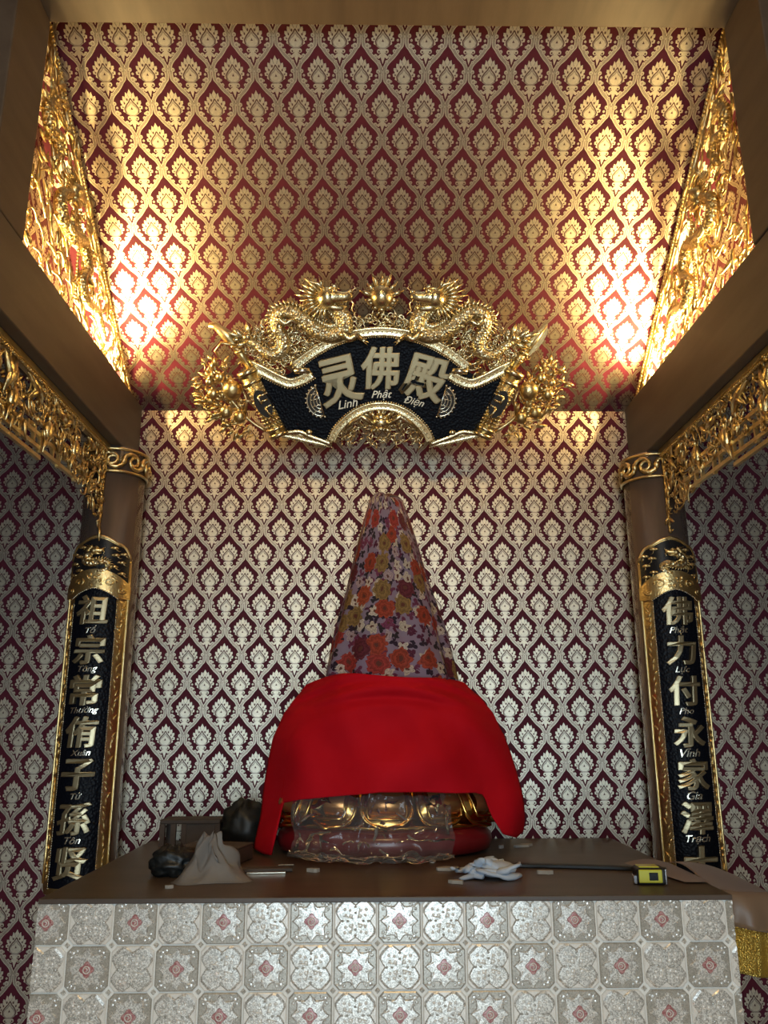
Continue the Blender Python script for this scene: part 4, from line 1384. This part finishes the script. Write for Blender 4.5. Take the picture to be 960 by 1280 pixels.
# ------------------------------------------------------------------ clear plastic film
def film_mat():
    m = bpy.data.materials.new('clear_plastic_film'); m.use_nodes = True
    N = m.node_tree.nodes; L = m.node_tree.links
    out = N['Material Output']; N.remove(N['Principled BSDF'])
    tr = N.new('ShaderNodeBsdfTransparent'); tr.inputs[0].default_value = (.86, .85, .84, 1)
    gl = N.new('ShaderNodeBsdfGlossy'); gl.inputs['Roughness'].default_value = .12; gl.inputs[0].default_value = (.95, .95, .95, 1)
    df = N.new('ShaderNodeBsdfDiffuse'); df.inputs[0].default_value = (.5, .5, .5, 1)
    fr = N.new('ShaderNodeFresnel'); fr.inputs[0].default_value = 1.30
    mx = N.new('ShaderNodeMixShader'); mx2 = N.new('ShaderNodeMixShader'); mx2.inputs[0].default_value = .09
    L.new(fr.outputs[0], mx.inputs[0]); L.new(tr.outputs[0], mx.inputs[1]); L.new(gl.outputs[0], mx.inputs[2])
    L.new(mx.outputs[0], mx2.inputs[1]); L.new(df.outputs[0], mx2.inputs[2]); L.new(mx2.outputs[0], out.inputs[0])
    return m
M['film'] = film_mat()
def film():
    org = (-.02, 2.56, AZ)
    b = MB()
    NU, NV = 80, 60
    def fn(u, v):
        x = -.245 + .48 * u + .03 * noise.noise((u * 4, v * 4, 9))
        e = abs((x - SX) / .36)
        yo = SY - .262 * math.sqrt(max(0.05, 1 - min(.95, e * e)))
        w = v
        if w < .55:
            z = AZ + .185 - .175 * (w / .55)
            y = yo + .020 - .052 * (w / .55)
        else:
            q = (w - .55) / .45
            z = AZ + .012 + .016 * abs(noise.noise((u * 9, w * 8, 2))) * (1 - q) + .004
            y = yo - .032 - .085 * q * (1 - .3 * abs(2 * u - 1) ** 3)
        n1 = noise.noise((u * 7, w * 6, .5)); n2 = noise.noise((u * 17 + 3, w * 14, 1.5)); n3 = abs(noise.noise((u * 11, w * 9, 7.5)))
        y -= .022 * n1 + .006 * n2 + .026 * n3 * (1 if w < .9 else .3)
        z += .012 * n2 * (1 if w < .5 else .5) + .022 * n3 * (1 if w > .4 else .2)
        return (x, y, max(AZ + .003, z))
    b.grid(fn, NU, NV)
    o = b.build('plastic_film', M['film'], None, org)
    
    tag(o, 'crumpled clear plastic film wrapped round the lotus pedestal', 'plastic film')
film()

# ------------------------------------------------------------------ things left on the altar
def blob(name, c, r, m, label, cat, seed, amp=.25, freq=2.2, nu=40, nv=26, ridged=True):
    b = MB()
    b.ball((0, 0, 0), 1, nu, nv)
    vs = []
    for p in b.v:
        P_ = Vector(p)
        n = noise.noise(P_ * freq + Vector((seed, 0, 0))); n2 = noise.noise(P_ * freq * 2.3 + Vector((0, seed, 0)))
        k = 1 + amp * ((1 - 2 * abs(n)) if ridged else n) + amp * .5 * ((1 - 2 * abs(n2)) if ridged else n2) - amp * .6
        q = P_ * k
        vs.append((c[0] + q.x * r[0], c[1] + q.y * r[1], max(AZ + .001, c[2] + q.z * r[2])))
    b.v = vs
    o = b.build(name, m, None, (c[0], c[1], AZ))
    return tag(o, label, cat)
M['rag'] = mat('pale_blue_cotton', (.48, .56, .66), .85, 0, (.56, .62, .70), 12, bump=.3, bscale=300)
M['black_cloth'] = mat('black_plastic', (.010, .012, .012), .45, 0, (.016, .018, .018), 9)
M['grey_paper'] = mat('grey_wrapping', (.15, .14, .13), .6, 0, (.22, .205, .19), 7)
M['dark_wood'] = mat('dark_offcut', (.060, .042, .030), .6, 0, (.085, .06, .044), 12)
M['scrap'] = mat('white_scrap', (.42, .40, .36), .7)
M['yellow'] = mat('yellow_plastic', (.62, .60, .05), .35, coat=.3)
M['rubber'] = mat('black_rubber', (.012, .012, .012), .5)
M['chrome'] = mat('chrome', (.7, .7, .72), .2, 1.0)

# rag: a heap of folded strips
def rag():
    org = (.325, 2.30, AZ)
    b = MB(); rr = random.Random(14)
    for k in range(13):
        a0 = rr.random() * 6.28; R = rr.uniform(.020, .055)
        cx, cy = org[0] + rr.gauss(0, .020), org[1] + rr.gauss(0, .018)
        pts = []; rad = []
        n = 12
        for i in range(n):
            t = i / (n - 1); a = a0 + t * rr.uniform(2.2, 2.8)
            h = max(.010, .042 * (1 - (R / .062) ** 2) + .012 * math.sin(t * PI + k))
            pts.append((cx + R * 1.25 * math.cos(a), cy + R * .85 * math.sin(a), AZ + h)); rad.append(.0125 * (.55 + .45 * math.sin(t * PI)) * (1 + .2 * math.sin(t * 9 + k)))
        b.tube(pts, rad, 8, .6)
    b.ball((org[0], org[1], AZ + .022), (.055, .042, .021), 16, 8)
    b.tube([(org[0] - .05, org[1] - .02, AZ + .012), (org[0] - .085, org[1] - .035, AZ + .007), (org[0] - .10, org[1] - .05, AZ + .006)], [.014, .010, .006], 7, .6)
    o = b.build('cotton_rag', M['rag'], None, org)
    tag(o, 'crumpled pale blue cotton rag lying on the brown altar top', 'rag')
rag()

def tape_measure():
    x, y = .700, 2.21
    org = (x, y, AZ)
    root = empty('tape_measure', org, 'yellow and black tape measure lying on the altar top', 'tape measure', rot=(0, 0, -.06))
    def bx(name, c, s, m, bw=.004):
        b = MB(); b.box((0, 0, 0), s); o = b.build(name, m, root); o.location = c; bevel(o, bw, 3); return o
    bx('case', (0, 0, .020), (.072, .058, .040), M['rubber'], .007)
    bx('face_plate', (-.004, -.0285, .021), (.058, .006, .031), M['yellow'], .003)
    bx('badge', (.003, -.032, .021), (.022, .003, .018), M['black_s'], .001)
    bx('end_rib', (.034, -.027, .020), (.004, .007, .036), M['chrome'], .001)
    bx('blade_hook', (-.040, -.012, .012), (.008, .022, .020), M['chrome'], .001)
    bx('top_grip', (-.004, 0, .0405), (.050, .040, .004), M['yellow'], .002)
tape_measure()

def stick(name, p, q, w, h, m, label, cat, bend=0):
    b = MB()
    p = Vector(p); q = Vector(q); n = 8
    d = (q - p); s = Vector((-d.y, d.x, 0)).normalized()
    vs = []
    for i in range(n + 1):
        t = i / n; c = p + d * t + s * bend * math.sin(t * PI)
        for a, z in ((-1, 0), (1, 0), (1, h), (-1, h)): vs.append((c.x + s.x * a * w / 2, c.y + s.y * a * w / 2, c.z + z))
    fs = [(i * 4 + k, i * 4 + (k + 1) % 4, (i + 1) * 4 + (k + 1) % 4, (i + 1) * 4 + k) for i in range(n) for k in range(4)] + [(3, 2, 1, 0), (n * 4, n * 4 + 1, n * 4 + 2, n * 4 + 3)]
    b.add(vs, fs, False)
    o = b.build(name, m, None, tuple(p)); bevel(o, min(w, h) * .2, 1)
    return tag(o, label, cat)
stick('dark_strap', (.40, 2.46, AZ + .001), (.80, 2.37, AZ + .001), .022, .010, M['rubber'], 'long dark strap lying behind the tape measure', 'strap', .012)
stick('wooden_offcut', (-.43, 2.40, AZ + .001), (-.22, 2.42, AZ + .001), .035, .010, M['dark_wood'], 'thin dark wooden strip beside the grey wrapping', 'offcut')
stick('foil_strip', (-.34, 2.375, AZ + .001), (-.235, 2.385, AZ + .001), .012, .004, M['silver_gold'], 'narrow shiny foil strip on the altar top', 'foil')
stick('foil_strip', (-.27, 2.50, AZ + .001), (-.225, 2.51, AZ + .001), .008, .004, M['silver_gold'], 'short shiny sliver of foil behind the longer strip', 'foil')
# dark board under the wrapping
b = MB(); b.box((0, 0, .020), (.185, .13, .040)); b.box((0, 0, .043), (.187, .132, .006))
o = b.build('board_block', M['dark_wood']); o.location = (-.465, 2.60, AZ + .001); o.rotation_euler.z = -.22
bevel(o, .003); tag(o, 'flat brown board block behind the grey wrapping', 'board')

# little slatted wooden stand by the wall
def stand():
    org = (-.610, 2.955, AZ)
    root = empty('wooden_stand', org, 'small brown slatted wooden stand by the back wall', 'stand')
    b = MB(); b.box((org[0], org[1], AZ + .078), (.20, .11, .014)); bevel(b.build('stand_top', M['dark_wood'], root, org), .003)
    for i, x in enumerate((-.092, -.055, -.02, .092)):
        b = MB(); b.box((org[0] + x, org[1] - .045, AZ + .0355), (.016, .016, .071)); b.build('slat', M['wood'], root, org)
    b = MB(); b.box((org[0] + .035, org[1] - .043, AZ + .0355), (.095, .010, .071)); b.build('side_board', M['dark_wood'], root, org)
    for x in (-.092, .092):
        b = MB(); b.box((org[0] + x, org[1] + .045, AZ + .0355), (.016, .016, .071)); b.build('slat', M['dark_wood'], root, org)
stand()
blob('black_bundle', (-.425, 2.90, AZ + .060), (.075, .07, .085), M['black_cloth'], 'black crumpled bundle beside the hanging corner of the red cloth', 'bundle', 3.3, .22, 1.6)
blob('black_glove', (-.535, 2.37, AZ + .030), (.058, .05, .042), M['black_cloth'], 'black crumpled glove beside the grey wrapping', 'glove', 8.7, .3, 2.0)

def wrapping():
    org = (-.425, 2.30, AZ)
    b = MB(); rr = random.Random(4)
    NU, NV = 64, 26
    out = [(.0, .095), (.10, .10), (.2, .075), (.3, .07), (.42, .085), (.5, .07), (.60, .105), (.66, .13), (.72, .10), (.80, .085), (.90, .12), (.95, .125), (1.0, .095)]
    def fn(u, v):
        ph = 2 * PI * u
        R = lerp(out, u)
        r = R * (.06 + .94 * v)
        fold = math.sin(5 * ph + 1.2) * .55 + math.sin(8 * ph + .4) * .35
        h = .105 * (1 - v) ** 1.15 * (1 + .42 * fold * math.sin(min(1, v * 2.2) * PI / 2))
        h += .030 * math.exp(-((u - .40) / .06) ** 2) * math.sin(v * PI) + .026 * math.exp(-((u - .1) / .07) ** 2) * math.sin(v * PI)
        n = noise.noise((math.cos(ph) * 2, math.sin(ph) * 2, v * 4))
        return (org[0] + r * math.cos(ph) * 1.0 + .012 * n, org[1] + r * math.sin(ph) * .72 + .01 * n, AZ + max(.0015, h + .024 * n * (1 - v)))
    b.grid(fn, NU, NV, closed_u=True)
    o = b.build('grey_wrapping', M['grey_paper'], None, org)
    md = o.modifiers.new('thick', 'SOLIDIFY'); md.thickness = .002; md.offset = 1
    tag(o, 'crumpled peaked grey wrapping sheet standing on the altar top', 'wrapping')
wrapping()

scraps = [(-.585, 2.45, .020, .6, 'white paper scrap left of the black glove'), (-.160, 2.40, .018, -.2, 'white paper scrap in front of the plastic film'), (.205, 2.42, .030, .3, 'cream paper scrap between the plastic film and the blue rag'),
          (.215, 2.22, .020, -.4, 'small white sliver in front of the blue rag'), (.465, 2.35, .022, .1, 'white tee shaped scrap beside the blue rag'), (.50, 2.86, .034, .5, 'torn pale scrap near the back wall'),
          (.42, 2.83, .014, .9, 'tiny pale crumb near the back wall'), (.175, 2.55, .018, 1.2, 'pale chip beside the red base'), (-.50, 2.18, .012, .2, 'thin white sliver in front of the black glove')]
for i, (x, y, s, a, lab) in enumerate(scraps):
    rr = random.Random(i)
    b = MB()
    n = 9
    b.prism([(s * (1 + rr.uniform(-.35, .25)) * math.cos(2 * PI * k / n), s * .45 * (1 + rr.uniform(-.4, .4)) * math.sin(2 * PI * k / n)) for k in range(n)], 0, .006 + .004 * rr.random())
    o = b.build('paper_scrap', M['scrap']); o.location = (x, y, AZ + .0005); o.rotation_euler.z = a
    tag(o, lab, 'scrap', 'scraps on the altar top')

# ------------------------------------------------------------------ brown and gold cloth hanging over the end of the altar
M['brown_satin'] = mat('brown_satin', (.17, .105, .060), .45, 0, (.21, .13, .08), 5, sheen=.2)
M['brocade'] = mat('gold_brocade', (.62, .44, .10), .38, .8, (.50, .34, .07), 40, bump=.8, bscale=260, vor=True)
def side_cloth():
    org = (.86, 2.32, AZ)
    root = empty('hanging_cloth', org, 'brown satin cloth with gold brocade hem hanging over the altar end', 'cloth')
    def fn(u, v):
        x = AX1 + .004 + .34 * u
        zt = AZ + .006 - .045 * u - .05 * u * u
        L = .56 * v
        if L < .36:
            y = 2.50 - L; z = zt + .012 * math.sin(L * 14 + u * 5)
        else:
            q = L - .36
            y = 2.14 - .02 * math.sin(min(1, q / .06) * PI / 2) - .03 * q; z = zt - q * (1 - .35 * math.exp(-q * 40)) + .03 * q * math.sin(u * 9)
            y += .014 * math.sin(u * 24 + q * 5) * min(1, q * 8)
        return (x, y, z)
    b = MB()
    b.grid(lambda u, v: (AX1 + .006 - .13 * u * (1 - .5 * v), 2.50 - .30 * v, AZ + .004 + .010 * math.sin(u * PI) * (1 - v)), 16, 24)
    b.build('satin_flap', M['brown_satin'], root, org)
    b = MB(); b.grid(lambda u, v: fn(u, v * .80), 40, 40)
    o = b.build('satin', M['brown_satin'], root, org); md = o.modifiers.new('t', 'SOLIDIFY'); md.thickness = .002; md.offset = 1
    b = MB(); b.grid(lambda u, v: fn(u, .80 + v * .18), 40, 14)
    o = b.build('brocade_hem', M['brocade'], root, org); md = o.modifiers.new('t', 'SOLIDIFY'); md.thickness = .002; md.offset = 1
side_cloth()
